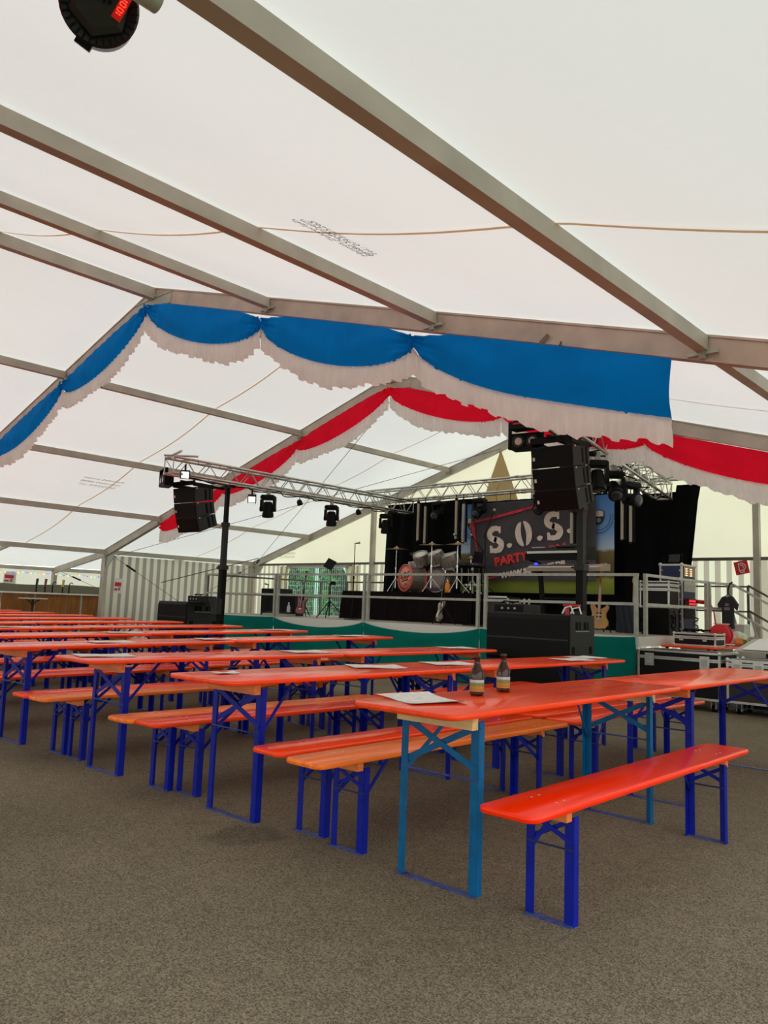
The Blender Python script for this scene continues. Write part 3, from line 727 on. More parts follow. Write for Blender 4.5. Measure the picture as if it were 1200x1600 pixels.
# guy wires
M_wire = mat('steel_wire', sr(70, 72, 70), .5, metal=.5)
def wire(p, q, label, r=.006, ratchet=None):
    t = thing('guy_wire', label, 'wire', p, group='guy wires')
    g = MB(); g.tube(p, q, r, 5); g.build('cable', M_wire, t)
    if ratchet:
        p = Vector(p); q = Vector(q); d = (q-p).normalized(); o = p+d*ratchet
        g = MB(); g.bar(o, o+d*.32, .045, .04); g.build('tensioner', M_black, t)
wire((XL+.1, 10.7, 2.3), (-10.5, 15.5, 5.1), 'long wire from the left eave of the red garland frame to the gable rafter')
wire((XL+.1, 15.5, 2.32), (-9.7, 10.75, 5.2), 'long wire from the left rear corner up to the ridge', ratchet=.5)
wire((XL+.08, 10.75, 2.36), (XL+.12, 14.9, .1), 'wire with tensioner crossing the striped side wall downwards', ratchet=.5)
wire((XL+.08, 15.45, 2.36), (XL+.12, 11.3, .1), 'wire with tensioner crossing the striped side wall from its rear top', ratchet=.45)
wire((-22.6, 10.7, 1.95), (-22.6, 14.9, .4), 'wire with tensioner on the annex wall', ratchet=.4)
wire((-19.3, 15.4, 2.6), (-19.55, 12.2, 1.7), 'dark strap from the gable rafter towards the side wall', .012)

# ---------------- loudspeakers ----------------
def sub(x0, x1, y0, y1, z0, z1, label):
    t = thing('sub_loudspeaker', label, 'loudspeaker', ((x0+x1)/2, (y0+y1)/2, z0), group='sub loudspeakers')
    g = MB(); g.box(x0, x1, y0+.03, y1, z0, z1); g.build('cabinet', M_dark, t)
    g = MB(); h = z1-z0
    g.add([(x0+.01, y0+.03, z0+.01), (x1-.01, y0+.03, z0+.01), (x1-.01, y0+.03, z1-.01), (x0+.01, y0+.03, z1-.01), (x0+.02, y0, z0+h*.08), (x1-.02, y0, z0+h*.08), (x1-.02, y0, z0+h*.9), (x0+.02, y0, z0+h*.9)],
          [(4, 5, 6, 7), (0, 1, 5, 4), (1, 2, 6, 5), (2, 3, 7, 6), (3, 0, 4, 7)]); g.build('front_grille', M_black, t)
    g = MB(); g.box(x0+.02, x1-.02, y0-.006, y0+.004, z0+h*.47, z0+h*.5); g.build('grille_bar', M_dark, t)
    D = y1-y0
    for fy, fz_, w_, hh in ((.3, .78, .2, .16), (.62, .78, .2, .16), (.12, .28, .11, .16), (.8, .28, .11, .16), (.12, .1, .11, .1), (.8, .1, .11, .1)):
        g = MB(); g.box(x1-.004, x1+.003, y0+D*fy-D*w_/2+.03, y0+D*fy+D*w_/2+.03, z0+h*fz_-h*hh/2, z0+h*fz_+h*hh/2); g.build('recess', M_rubber, t)
        if fz_ > .5:
            g = MB(); g.box(x1+.0, x1+.008, y0+D*fy+.02, y0+D*fy+.04, z0+h*fz_-h*hh/2, z0+h*fz_+h*hh/2); g.build('vent_rib', M_dark, t)
    g = MB(); g.box(x1, x1+.005, y0+D*.25, y0+D*.78, z0+h*.665, z0+h*.68); g.build('recess_lip', M_galv, t)
    return t
sub(-6.30, -5.03, 9.0, 9.66, .625, 1.245, 'upper black sub loudspeaker in front of the stage centre-right')
sub(-6.30, -5.03, 9.0, 9.66, .0, .622, 'lower black sub loudspeaker in front of the stage centre-right')
sub(-14.5, -13.45, 9.0, 9.80, .625, 1.215, 'upper black sub loudspeaker left of the stage')
sub(-14.5, -13.45, 9.0, 9.80, .0, .622, 'lower black sub loudspeaker left of the stage')
def ampbox(x, y, z, label, w_=.45):
    t = thing('power_amplifier', label, 'amplifier', (x, y, z))
    g = MB(); g.box(x-w_/2, x+w_/2, y-.2, y+.2, z, z+.12); g.build('case', M_dark, t)
    g = MB(); g.box(x-w_/2+.02, x+w_/2-.02, y-.205, y-.2, z+.015, z+.105); g.build('front_panel', M_black, t)
    for k in range(3):
        g = MB(); g.tube((x-.1+.1*k, y-.215, z+.06), (x-.1+.1*k, y-.2, z+.06), .016, 8); g.build('knob', M_galv, t)
    g = MB(); g.path([(x-.1+.16*math.sin(i*.9), y-.02+.05*math.cos(i), z+.13+.03*abs(math.sin(i*1.3))) for i in range(16)], .008, 5); g.build('cable', M_rubber, t)
ampbox(-6.0, 9.3, 1.247, 'small dark amplifier with cables on the centre-right subs', .5)
ampbox(-13.3, 9.25, 1.217, 'small dark amplifier with cables on the left subs', .4)
t = thing('cable_plug_tangle', 'white and red plug lead lying on the centre-right subs', 'cable', (-5.2, 9.4, 1.247))
g = MB(); g.path([(-5.3, 9.3, 1.26), (-5.27, 9.32, 1.34), (-5.2, 9.34, 1.36), (-5.15, 9.33, 1.26)], .012); g.path([(-5.22, 9.38, 1.26), (-5.2, 9.4, 1.33), (-5.12, 9.42, 1.35), (-5.08, 9.4, 1.26)], .012); g.build('white_lead', M_white, t)
g = MB(); g.box(-5.36, -5.14, 9.42, 9.5, 1.36, 1.385); g.box(-5.33, -5.31, 9.42, 9.5, 1.247, 1.37); g.build('red_plug', M_redp, t)

def linearray(cx, cy, ztop, yawd, label):
    """three cabinets hanging under a flying bar, each tilted further down"""
    M0 = Matrix.Translation((cx, cy, ztop)) @ Matrix.Rotation(R(yawd), 4, 'Z')
    t = thing('flying_frame', 'black flying frame above the %s loudspeaker array' % label, 'flying frame', (cx, cy, ztop), group='flying frames')
    g = MB(); g.box(-.30, .30, -.24, -.21, .0, .08, M0); g.box(-.30, -.27, -.24, .24, -.02, .05, M0); g.box(.27, .30, -.24, .24, -.02, .05, M0); g.box(-.30, .30, .21, .24, -.02, .05, M0); g.build('frame', M_black, t)
    g = MB(); g.box(-.03, .03, -.3, .75, .05, .09, M0); g.build('spreader_bar', M_black, t)
    for yy in (.0, .6):
        g = MB(); g.tube(M0 @ Vector((0, yy, .09)), M0 @ Vector((0, yy, .14)), .012); g.build('shackle', M_galv, t)
    H, W, D = .275, .60, .44; M = M0 @ Matrix.Translation((0, -.22, -.045))
    for k, (nm, a) in enumerate((('top', -8), ('middle', -5), ('bottom', -6))):
        M = M @ Matrix.Rotation(R(-a), 4, 'X')
        c = thing('line_array_loudspeaker', '%s cabinet of the black hanging array on the %s' % (nm, label), 'loudspeaker', tuple(M.translation), group='hanging array loudspeakers')
        g = MB(); s = .03
        P = [(0, 0), (D, -s), (D, -H+s), (0, -H)]
        g.add([(x, y, z) for x in (-W/2, W/2) for y, z in P], [(0, 1, 2, 3), (7, 6, 5, 4), (0, 4, 5, 1), (1, 5, 6, 2), (2, 6, 7, 3), (3, 7, 4, 0)], M); g.build('cabinet', M_dark, c)
        g = MB(); g.box(-W/2+.008, W/2-.008, -.014, 0, -H+.008, -.008, M); g.build('front_grille', M_black, c)
        g = MB(); g.box(-W/2+.03, -W/2+.06, -.018, -.014, -H*.62, -H*.46, M); g.build('badge', M_fascia, c)
        g = MB()
        g.box(W/2-.002, W/2+.002, D*.52, D*.62, -H*.85, -H*.15, M); g.build('side_slot', M_rubber, c)
        g = MB(); g.box(-W/2-.012, W/2+.012, D*.78, D*.84, -H*.9, -H*.1, M) ; g.build('rigging_plate', M_black, c)
        for sx in (-1, 1):
            g = MB(); g.tube(M @ Vector((sx*(W/2+.002), .05, -.02)), M @ Vector((sx*(W/2+.014), .05, -.02)), .014); g.build('rigging_pin', M_galv, c)
        M = M @ Matrix.Translation((0, .0, -H-.006))
linearray(-5.18, 8.98, 3.43, 1, 'right'); linearray(-12.62, 8.42, 3.36, 6, 'left')

# ---------------- lamps on the truss ----------------
def movinghead(x, y, z, yw, pitch, label, grp='moving head lamps'):
    t = thing('moving_head_lamp', label, 'stage lamp', (x, y, z), group=grp); M = Matrix.Translation((x, y, z)) @ Matrix.Rotation(R(yw), 4, 'Z')
    g = MB(); g.box(-.035, .035, -.03, .03, .0, .08, M); g.tube(M @ Vector((0, -.03, .1)), M @ Vector((0, .03, .1)), .036, 10); g.build('clamp', M_galv, t)
    g = MB(); g.loops([[(a*s, b*s2, zz) for a, b in ((-.14, -.1), (.14, -.1), (.14, .1), (-.14, .1))] for s, s2, zz in ((.8, .8, 0), (1, 1, -.03), (1, 1, -.08), (.7, .8, -.1))], M); g.build('base', M_black, t)
    for s in (-1, 1):
        g = MB(); g.loops([[(s*.13+a, b, zz) for a, b in ((-.025, -.05), (.025, -.05), (.025, .05), (-.025, .05))] for zz in (-.09, -.2, -.30)], M); g.tube(M @ Vector((s*.105, 0, -.28)), M @ Vector((s*.16, 0, -.28)), .055, 10); g.build('yoke_arm', M_black, t)
    Mh = M @ Matrix.Translation((0, 0, -.28)) @ Matrix.Rotation(R(pitch), 4, 'X')
    g = MB(); g.lathe([(.05, .15), (.085, .13), (.1, .05), (.1, -.05), (.115, -.1), (.115, -.16), (.1, -.17)], 20, Mh); g.build('head', M_black, t, 'auto')
    g = MB(); g.lathe([(.088, -.171), (.088, -.174), (.03, -.18)], 20, Mh); g.build('lens', mat('lamp_lens', sr(60, 64, 70), .08, metal=.2), t, True)
for y, nm in ((9.98, 'first'), (11.72, 'second'), (13.45, 'third')):
    x, _, z = TL(y); movinghead(x+.1, y, z-.27, 35, 8, 'black moving head lamp, %s along the left truss from the front' % nm)
for x, p, nm in ((-11.25, -65, 'above the drums'), (-10.1, -60, 'left above the banner'), (-8.55, -60, 'right above the banner'), (-7.75, -40, 'half hidden behind the right array')):
    movinghead(x, 14.1, 3.70, 0, p, 'black moving head lamp on the back truss %s' % nm)
for y, p, yy, nm in ((10.3, -15, 40, 'nearest the array'), (11.1, -50, 40, 'second from the array'), (12.0, -80, 70, 'third from the array'), (9.6, -35, 0, 'close behind the array')):
    x, _, z = TR(y); movinghead(x+(.05 if y > 10 else -.1), y, z-.27, yy, p, 'black moving head lamp on the right truss, %s' % nm)
M_lamp = mat('lit_lamp_glass', sr(255, 245, 222), .3, emis=(sr(255, 243, 215), 2.2))
M_refl = mat('frosted_reflector', sr(205, 190, 178), .25)
def blinder(x, y, z, yw, label):
    t = thing('blinder_lamp', label, 'stage lamp', (x, y, z), group='twin blinder lamps'); M = Matrix.Translation((x, y, z)) @ Matrix.Rotation(R(yw), 4, 'Z')
    g = MB(); g.box(-.2, .2, .0, .17, -.11, .11, M); g.build('housing', M_black, t)
    g = MB(); g.box(-.24, -.21, -.01, .05, -.1, .2, M); g.box(.21, .24, -.01, .05, -.1, .2, M); g.box(-.24, .24, -.01, .05, .2, .22, M); g.build('bracket', M_black, t)
    for s in (-1, 1):
        Ml = M @ Matrix.Translation((s*.095, 0, 0)) @ Matrix.Rotation(PI/2, 4, 'X')
        g = MB(); g.lathe([(.085, 0), (.088, .01), (.075, .014)], 20, Ml); g.build('lamp_ring', M_dark, t, True)
        g = MB(); g.lathe([(.074, .006), (.05, .014), (.01, .018)], 20, Ml); g.build('reflector', M_refl, t, True)
blinder(-5.62, 8.85, 3.52, 12, 'twin-lens blinder lamp with pale lenses above the right array')
blinder(-12.95, 7.95, 3.45, -20, 'twin-lens blinder lamp hanging at the front end of the left truss')
def flood(x, y, z, yw, pitch, label):
    t = thing('flood_lamp', label, 'stage lamp', (x, y, z), group='small flood lamps'); M = Matrix.Translation((x, y, z)) @ Matrix.Rotation(R(yw), 4, 'Z') @ Matrix.Rotation(R(pitch), 4, 'X') @ Matrix.Scale(.72, 4)
    g = MB(); g.box(-.11, .11, .0, .12, -.1, .1, M); g.build('housing', M_black, t)
    g = MB(); g.box(-.09, .09, -.008, .0, -.08, .08, M); g.build('lit_face', M_lamp, t)
    for s in (-1, 1):
        g = MB(); g.box(s*.11-.004, s*.11+.004, -.1, .02, -.1, .1, M); g.build('barn_door', M_black, t)
    g = MB(); g.tube(M @ Vector((0, .06, .1)), M @ Vector((0, .08, .26)), .018); g.build('hanger', M_dark, t)
flood(-12.25, 7.98, 3.50, 50, 20, 'flood lamp with lit face on the left truss front end')
flood(-12.35, 9.6, 3.26, 48, 30, 'flood lamp with lit face hanging right of the left mast')
def par(x, y, z, label):
    t = thing('spot_lamp', label, 'stage lamp', (x, y, z), group='small round spots'); g = MB()
    g.lathe([(.03, .06), (.055, .03), (.06, -.05), (.06, -.055)], 14, Matrix.Translation((x, y, z)) @ Matrix.Rotation(R(25), 4, 'X')); g.build('can', M_black, t, 'auto')
    g = MB(); g.tube((x, y, z+.03), (x, y, z+.2), .012); g.build('hanger', M_galv, t)
par(-12.3, 10.8, 3.34, 'small round spot between the first and second moving heads'); par(-12.3, 12.55, 3.34, 'small round spot between the second and third moving heads')
def fixture(x, y, z, d, label):
    t = thing('light_bar', label, 'stage lamp', (x, y, z)); g = MB(); g.cb((x, y, z), d); g.build('housing', M_black, t)
    g = MB(); g.cb((x, y-d[1]/2-.003, z+.02), (d[0]*.6, .006, .02)); g.build('label_strip', M_redp, t)
fixture(-5.58, 8.75, 3.70, (.36, .2, .1), 'black light bar with red strip, lower of two above the right blinder'); fixture(-5.58, 8.75, 3.84, (.36, .2, .1), 'black light bar with red strip, upper of two above the right blinder')
def tubelight(x, y, zt_, h, label, m_=None):
    t = thing('light_tube', label, 'stage lamp', (x, y, zt_), group='hanging light tubes')
    g = MB(); g.tube((x, y, zt_), (x, y, zt_-h), .03, 10); g.build('tube', m_ or mat('tube_diffuser', sr(176, 166, 150), .4), t)
    g = MB(); g.tube((x, y, zt_), (x, y, zt_+.05), .035, 10); g.tube((x, y, zt_-h-.03), (x, y, zt_-h), .033, 10); g.tube((x, y, zt_), (x, y, 3.82), .01, 6); tag(g.build('end_cap', M_black, t), kind='stuff')
    g = MB(); g.box(x+.05, x+.09, y, y+.03, zt_-h, zt_); g.build('cable_chain', M_black, t)
for x, a, b, nm in ((-11.81, 3.68, .86, 'left one of the pair above the drums'), (-11.6, 3.6, .86, 'right one of the pair above the drums'), (-10.7, 3.68, .86, 'left one of the pair at the banner edge'), (-10.5, 3.6, .86, 'right one of the pair at the banner edge'),
                 (-7.82, 3.5, .86, 'beside the right mast'), (-6.75, 3.55, .86, 'left one of the pair before the right drape'), (-6.58, 3.5, .86, 'right one of the pair before the right drape')):
    tubelight(x, 14.05, a, b, 'pale vertical light tube, '+nm)
# cables along the trusses
for i, (T, ya, yb, nm) in enumerate(((TL, 8.2, 14, 'left'), (TR, 8.6, 14, 'right'))):
    g = MB(); pts = []
    for k in range(60):
        y = ya+(yb-ya)*k/59; x, _, z = T(y); pts.append((x+.12*math.sin(k*.7), y, z-.16-.05*abs(math.sin(k*.45))))
    g.path(pts, .011, 5); g.build('power_cable', M_rubber, (T_L, T_R)[i])
g = MB(); pts = []
for k in range(90):
    y = 8.7+3.4*k/89; x, _, z = TR(y); pts.append((x-.02+.16*math.sin(k*1.1), y, z+.1*math.sin(k*.8)))
g.path(pts, .010, 5); g.build('cable_tangle', M_rubber, T_R)

# ---------------- drapes and banners ----------------
def drape(x0, x1, y, z0, z1, label, lean=(0, 0), n=60, amp=.05):
    g = MB()
    def fn(u, v):
        x = x0+(x1-x0)*u; dx = lean[0]*(1-u)+lean[1]*u
        return (x+dx*(1-v), y+amp*math.sin(x*11+2*math.sin(x*2))*(.5+.5*(1-v)), z0+(z1-z0)*v)
    g.grid(n, 8, fn); return tag(g.build('stage_drape', M_drape, smooth=True), label, 'drape', 'black stage drapes')
drape(-13.3, -10.3, 14.62, ZD, 3.80, 'black drape hanging behind the drums', (-.1, 0))
drape(-10.35, -7.0, 14.62, ZD, 3.7, 'black drape low behind the landscape banner')
drape(-7.15, -5.5, 14.62, ZD, 3.62, 'black drape on the right behind the racks', (0, -.28))
drape(-5.86, -5.40, 14.45, ZD, 3.72, 'narrow black drape end at the right stage corner', (-.42, -.5), 24, .04)
def sky_mat():
    m = mat('banner_landscape_print', sr(90, 140, 190), .75); N = m.node_tree.nodes; L = m.node_tree.links
    tc = N.new('ShaderNodeTexCoord'); sp = N.new('ShaderNodeSeparateXYZ'); L.new(tc.outputs['Object'], sp.inputs[0])
    n = N.new('ShaderNodeTexNoise'); n.inputs['Scale'].default_value = 7; L.new(tc.outputs['Object'], n.inputs[0])
    a = N.new('ShaderNodeMath'); a.operation = 'MULTIPLY_ADD'; a.inputs[1].default_value = .09; L.new(n.outputs[0], a.inputs[0]); L.new(sp.outputs[2], a.inputs[2])
    mr = N.new('ShaderNodeMapRange'); mr.inputs[1].default_value = .045; mr.inputs[2].default_value = 2.04; L.new(a.outputs[0], mr.inputs[0])
    r = N.new('ShaderNodeValToRGB'); L.new(mr.outputs[0], r.inputs[0]); e = r.color_ramp.elements
    e[0].position = 0; e[0].color = sr(112, 126, 38); e[1].position = 1; e[1].color = sr(66, 126, 200)
    for p, c in ((.15, (150, 160, 62)), (.165, (116, 102, 62)), (.20, (76, 66, 44)), (.42, (120, 104, 60)), (.45, (190, 208, 228)), (.62, (120, 168, 222))):
        q = e.new(p); q.color = sr(*c)
    L.new(r.outputs[0], N['Principled BSDF'].inputs['Base Color']); return m
t = thing('landscape_banner', 'blue sky and meadow banner hanging behind the dark banner', 'banner', (-8.95, 14.45, 1.66))
g = MB(); g.grid(40, 10, lambda u, v: (-10.85+3.75*u, 14.45+.012*math.sin(u*30), 1.66+1.98*v)); g.build('banner_cloth', sky_mat(), t, smooth=True)
for k in range(5):
    g = MB(); g.tube((-10.8+.91*k, 14.45, 3.64), (-10.8+.91*k, 14.4, 3.84), .006, 5); g.build('hanging_cord', M_black, t)
M_ring = mat('banner_ring_print', sr(40, 90, 150), .7); M_dk = mat('banner_dark_print', sr(30, 34, 40), .7); M_lt = mat('banner_light_print', sr(205, 200, 195), .7)
for cx, cz in ((-7.43, 3.20), (-10.55, 3.20)):
    g = MB()
    for r0 in (.24, .30):
        n = 40; o = len(g.v)
        for k in range(n+1):
            a = PI*(.92+1.16*k/n)
            for rr in (r0, r0+.014): g.v.append((cx+rr*math.cos(a), 14.43, cz-.02+rr*math.sin(a)))
        for k in range(n): g.f.append((o+2*k, o+2*k+1, o+2*k+3, o+2*k+2)); g.m.append(0)
    g.build('ring_print', M_ring, t)
    sh = [(-.12, .11), (-.07, .13), (0, .145), (.07, .13), (.12, .11), (.12, -.02), (.07, -.11), (0, -.16), (-.07, -.11), (-.12, -.02)]
    g = MB(); g.prism(sh, .004, frame_m((cx, 14.432, cz), (1, 0, 0), (0, 0, 1))); g.build('crest', M_dk, t)
    g = MB(); g.prism([(x*.86, (y*.86 if y > 0 else .0)) for x, y in sh[:5]]+[(.1, -.0), (-.1, -.0)], .006, frame_m((cx, 14.432, cz+.005), (1, 0, 0), (0, 0, 1))); g.build('crest_band', M_lt, t)
    g = MB(); g.lathe([(.05, 0), (.05, .006)], 12, frame_m((cx, 14.43, cz-.07), (1, 0, 0), (0, 0, 1))); g.build('crest_emblem', mat('crest_grey', sr(120, 124, 128), .6), t)
# dark banner: local frame on its plane, pixel-measured corners turned into metres
t = thing('band_banner', 'dark band banner reading S.O.S. PARTYALARM in front of the landscape banner', 'banner', (-9.0, 14.36, 1.9))
BX0, BX1, BZ0, BZ1 = -10.52, -7.45, 1.92, 3.62
g = MB(); g.grid(40, 12, lambda u, v: (BX0+(BX1-BX0)*u, 14.36+.01*math.sin(u*21+v*2), BZ0+(BZ1-BZ0)*v)); g.build('banner_cloth', mat('dark_banner_cloth', sr(76, 72, 78), .8, noise=(1.2, .25, (1, 1, 1.4)), trans=.08), t, smooth=True)
for k in range(4):
    g = MB(); g.tube((BX0+.05+k*.99, 14.36, BZ1), (BX0+.05+k*.99, 14.36, 3.83), .006, 5); g.build('hanging_cord', M_black, t)
BP = lambda x, z: Vector((x, 14.34, z))
ang = R(9.5)
bx = Vector((math.cos(ang), 0, math.sin(ang))); bz = Vector((-math.sin(ang), 0, math.cos(ang)))
M_let = mat('banner_bone_print', sr(232, 216, 204), .75, noise=(9, .14)); M_redl = mat('banner_red_print', sr(232, 56, 50), .75, noise=(8, .2)); M_frame = mat('banner_frame_print', sr(205, 46, 70), .75, noise=(8, .35))
def ribbon(pts, wd, name, mt, y=14.335):
    g = MB(); P = [Vector((p[0], 0, p[1])) for p in pts]; n = len(P)
    vs = []
    for i, p in enumerate(P):
        d = (P[min(i+1, n-1)]-P[max(i-1, 0)]).normalized(); nn = Vector((-d.z, 0, d.x)); ww = wd[i] if isinstance(wd, (list, tuple)) else wd
        for s in (-1, 1): q = p+nn*ww*s/2; vs.append((q.x, y, q.z))
    o = len(vs); vs2 = [(a, y-.004, c) for a, b, c in vs]
    g.add(vs+vs2, [(2*i, 2*i+1, 2*i+3, 2*i+2) for i in range(n-1)]+[(o+2*i, o+2*i+2, o+2*i+3, o+2*i+1) for i in range(n-1)]+[(2*i, 2*i+2, o+2*i+2, o+2*i) for i in range(n-1)]+[(2*i+1, o+2*i+1, o+2*i+3, 2*i+3) for i in range(n-1)])
    return g.build(name, mt, t)
def letter_S(c, h):
    """stencil S as two tapering strokes with serifs"""
    def P(u, v): q = BP(*c)+bx*u*h+bz*v*h; return (q.x, q.z)
    up_ = [P(.12+.0, .30)] ; a = []
    for k in range(15):
        th = R(35+k*(170/14)); a.append(P(.02+.27*math.cos(th), .24+.23*math.sin(th)))
    a += [P(-.16, .08), P(-.02, .0), P(.06, -.03)]
    ribbon(a, [.12*h]+[.17*h, .2*h]+[.22*h]*3+[.25*h]*9+[.26*h, .26*h, .22*h], 'letter', M_let)
    b = [P(-.04, .05), P(.08, -.02), P(.18, -.09)]
    for k in range(13):
        th = R(15-k*(160/12)); b.append(P(.0+.27*math.cos(th)-.0, -.24+.22*math.sin(th)))
    ribbon(b, [.22*h, .26*h, .26*h]+[.26*h]*7+[.2*h]*4+[.15*h, .12*h], 'letter', M_let)
    g = MB(); g.prism([P(.22, .22), P(.31, .24), P(.34, .52), P(.25, .50), P(.2, .4)], .006, Matrix(((1, 0, 0, 0), (0, 0, 1, 14.328), (0, 1, 0, 0), (0, 0, 0, 1)))); g.build('letter_serif', M_let, t)
    g = MB(); g.prism([P(-.3, -.2), P(-.21, -.2), P(-.14, -.38), P(.0, -.44), P(-.1, -.53), P(-.33, -.5)], .006, Matrix(((1, 0, 0, 0), (0, 0, 1, 14.328), (0, 1, 0, 0), (0, 0, 0, 1)))); g.build('letter_serif', M_let, t)
MX = Matrix(((1, 0, 0, 0), (0, 0, 1, 14.328), (0, 1, 0, 0), (0, 0, 0, 1)))
def letter_O(c, h):
    def P(u, v): q = BP(*c)+bx*u*h+bz*v*h; return (q.x, q.z)
    for s in (-1, 1):
        out_ = [P(s*(.05+.34*math.sin(PI*k/16)), .50*math.cos(PI*k/16)) for k in range(17)]
        inn = [P(s*(.06+.06*math.sin(PI*k/10)), -.40+.8*k/10) for k in range(11)]
        g = MB(); g.prism(out_+inn, .006, MX); g.build('letter', M_let, t)
def dot(c, h):
    g = MB(); g.prism([((BP(*c)+bx*h*(1+.12*math.sin(3*a))*math.cos(a)+bz*h*.8*math.sin(a)).x, (BP(*c)+bx*h*math.cos(a)+bz*h*.8*math.sin(a)).z) for a in [2*PI*k/16 for k in range(16)]], .006, MX); g.build('letter_dot', M_let, t)
letter_S((-9.83, 2.80), .53); dot((-9.46, 2.665), .065); letter_O((-9.11, 2.91), .53); dot((-8.71, 2.80), .068); letter_S((-8.40, 3.04), .53); dot((-8.02, 2.93), .06)
def btext(s, c, size, m_, bold, sx, nm):
    M = Matrix((bx, bz, bx.cross(bz))).transposed().to_4x4(); M.translation = BP(*c); return text(s, nm, m_, size, M, t, .003, bold, sx=sx)
btext('PARTYALARM', (-8.97, 2.445), .255, M_redl, .012, 1.12, 'lettering')
btext('WWW.SOS-BASE.DE', (-8.9, 2.14), .155, M_let, .01, 1.12, 'lettering')
ribbon([(-7.6, 3.70), (-8.2, 3.58), (-8.76, 3.50), (-9.3, 3.39), (-9.9, 3.29), (-10.44, 3.21)], [.03, .035, .035, .06, .055, .04], 'frame_stroke', M_frame)
ribbon([(-10.46, 3.23), (-10.42, 3.0), (-10.34, 2.7), (-10.28, 2.4), (-10.20, 2.08)], [.1, .08, .04, .035, .03], 'frame_stroke', M_frame)
ribbon([(-10.1, 1.93), (-9.9, 1.98), (-9.7, 2.02)], [.05, .03, .01], 'frame_stroke', M_redl)
ribbon([(-7.62, 3.4), (-7.72, 2.9), (-7.75, 2.4)], [.03, .05, .03], 'frame_stroke', M_frame)

# ---------------- drum riser and kit ----------------
ZR = 1.585
t = thing('drum_riser', 'drum riser platform covered with black cloth skirt', 'platform', (-11.2, 13.8, ZD))
g = MB(); g.box(-13.0, -9.45, 12.98, 14.4, ZR-.06, ZR); g.build('platform', mat('dark_carpet', sr(34, 16, 16), .9), t)
g = MB()
def sk(u, v):
    # cloth skirt around front and left
    s = u*5.0; f = .03*math.sin(s*13)*(1-v)+.01*math.sin(s*31)
    if s < 1.4: x, y = -13.1-.12*(1-v)-abs(f), 14.4-s
    else: x, y = -13.1+(s-1.4)*1.03, 12.95-.06*(1-v)-abs(f)
    return (x, y, ZD+.005+(ZR+.005-ZD)*v)
g.grid(150, 8, sk); g.build('skirt', mat('black_skirt_cloth', sr(20, 14, 14), .95, spec=.1), t, smooth=True)
g = MB(); g.box(-9.42, -9.38, 12.95, 14.4, ZD, ZR); g.build('side_skirt', MATS['black_skirt_cloth'], t)
M_shell = mat('sparkle_drum_shell', sr(150, 140, 132), .3, metal=.4, noise=(40, .3)); M_head = mat('drum_head', sr(222, 214, 205), .5)
def drum(name, c, r, h, axis, label, shell=None, headm=None, group='drums'):
    """short drum with shell, two hoops, lugs and a head; axis = unit vector of the seen head"""
    t = thing(name, label, 'drum', c, group=group); ax = Vector(axis).normalized(); x = ax.orthogonal().normalized(); y = ax.cross(x)
    M = Matrix((x, y, ax)).transposed().to_4x4(); M.translation = c
    g = MB(); g.lathe([(r*.97, -h/2), (r, -h/2+.01), (r, h/2-.01), (r*.97, h/2)], 28, M); g.build('shell', shell or M_shell, t, 'auto')
    for z in (-h/2, h/2):
        g = MB(); g.lathe([(r*1.0, z-.018), (r*1.05, z-.018), (r*1.05, z+.018), (r*1.0, z+.018), (r*.99, z+.002)], 28, M); g.build('hoop', M_chrome if group != 'kick' else (shell or M_black), t, 'auto')
    g = MB(); g.lathe([(r*.985, h/2+.003), (r*.5, h/2+.006), (.01, h/2+.006)], 28, M); g.build('drum_head', headm or M_head, t, True)
    for k in range(6):
        a = 2*PI*k/6; p = M @ Vector((r*1.02*math.cos(a), r*1.02*math.sin(a), -h*.42)); q = M @ Vector((r*1.02*math.cos(a), r*1.02*math.sin(a), h*.42))
        g = MB(); g.tube(p, q, .008, 6); g.build('lug', M_chrome, t)
    return t, M
hm = mat('pink_lit_drum_head', sr(236, 150, 128), .45, noise=(2, .05)); rim = mat('salmon_hoop', sr(228, 110, 84), .4)  # pink-orange light on the front head is put into its colour
kx = (-.30, -.95, .04)
kd, Mk = drum('bass_drum', (-11.25, 13.25, ZR+.31), .285, .36, kx, 'bass drum with pink-lit front head reading S.O.S.', M_shell, hm, 'kick'); kd['group'] = 'drums'
for ch in kd.children:
    if ch.name.startswith('hoop'): ch.data.materials.clear(); ch.data.materials.append(rim)
ax = Vector(kx).normalized(); hx = Vector((0, 0, 1)).cross(ax).normalized()*1; hz = ax.cross(hx)
c0 = Vector((-11.25, 13.25, ZR+.31))+ax*.19
def ktext(s, off, size, m_, nm): 
    M = Matrix((hx, hz, ax)).transposed().to_4x4(); M = Matrix.Translation(c0+hx*off[0]+hz*off[1]) @ M.to_3x3().to_4x4() @ Matrix.Rotation(R(9), 4, 'Z'); return text(s, nm, m_, size, M, kd, .001, .004)
ktext('S.O.S.', (.01, .06), .17, M_black, 'lettering')
ktext('PARTYALARM', (.01, -.015), .04, M_redp, 'lettering'); ktext('WWW.SOS-BASE.DE', (.01, -.06), .028, M_dark, 'lettering')
g = MB(); Mg = Matrix((hx, hz, ax)).transposed().to_4x4(); Mg.translation = c0+hx*.05-hz*.14+ax*.003
g.prism([(.055*math.cos(a), .04*math.sin(a)*(1+.3*math.cos(2*a))) for a in [2*PI*k/14 for k in range(14)]], .002, Mg); g.bar(Mg @ Vector((.03, .02, .001)), Mg @ Vector((.2, .1, .001)), .012, .003, ax); g.build('guitar_emblem', M_maroon, kd)
drum('bass_drum', (-10.66, 13.55, ZR+.30), .28, .36, (-.05, -1, .04), 'second bass drum, silver grey, right behind the pink-lit one', M_shell, mat('grey_drum_head', sr(160, 146, 140), .5))
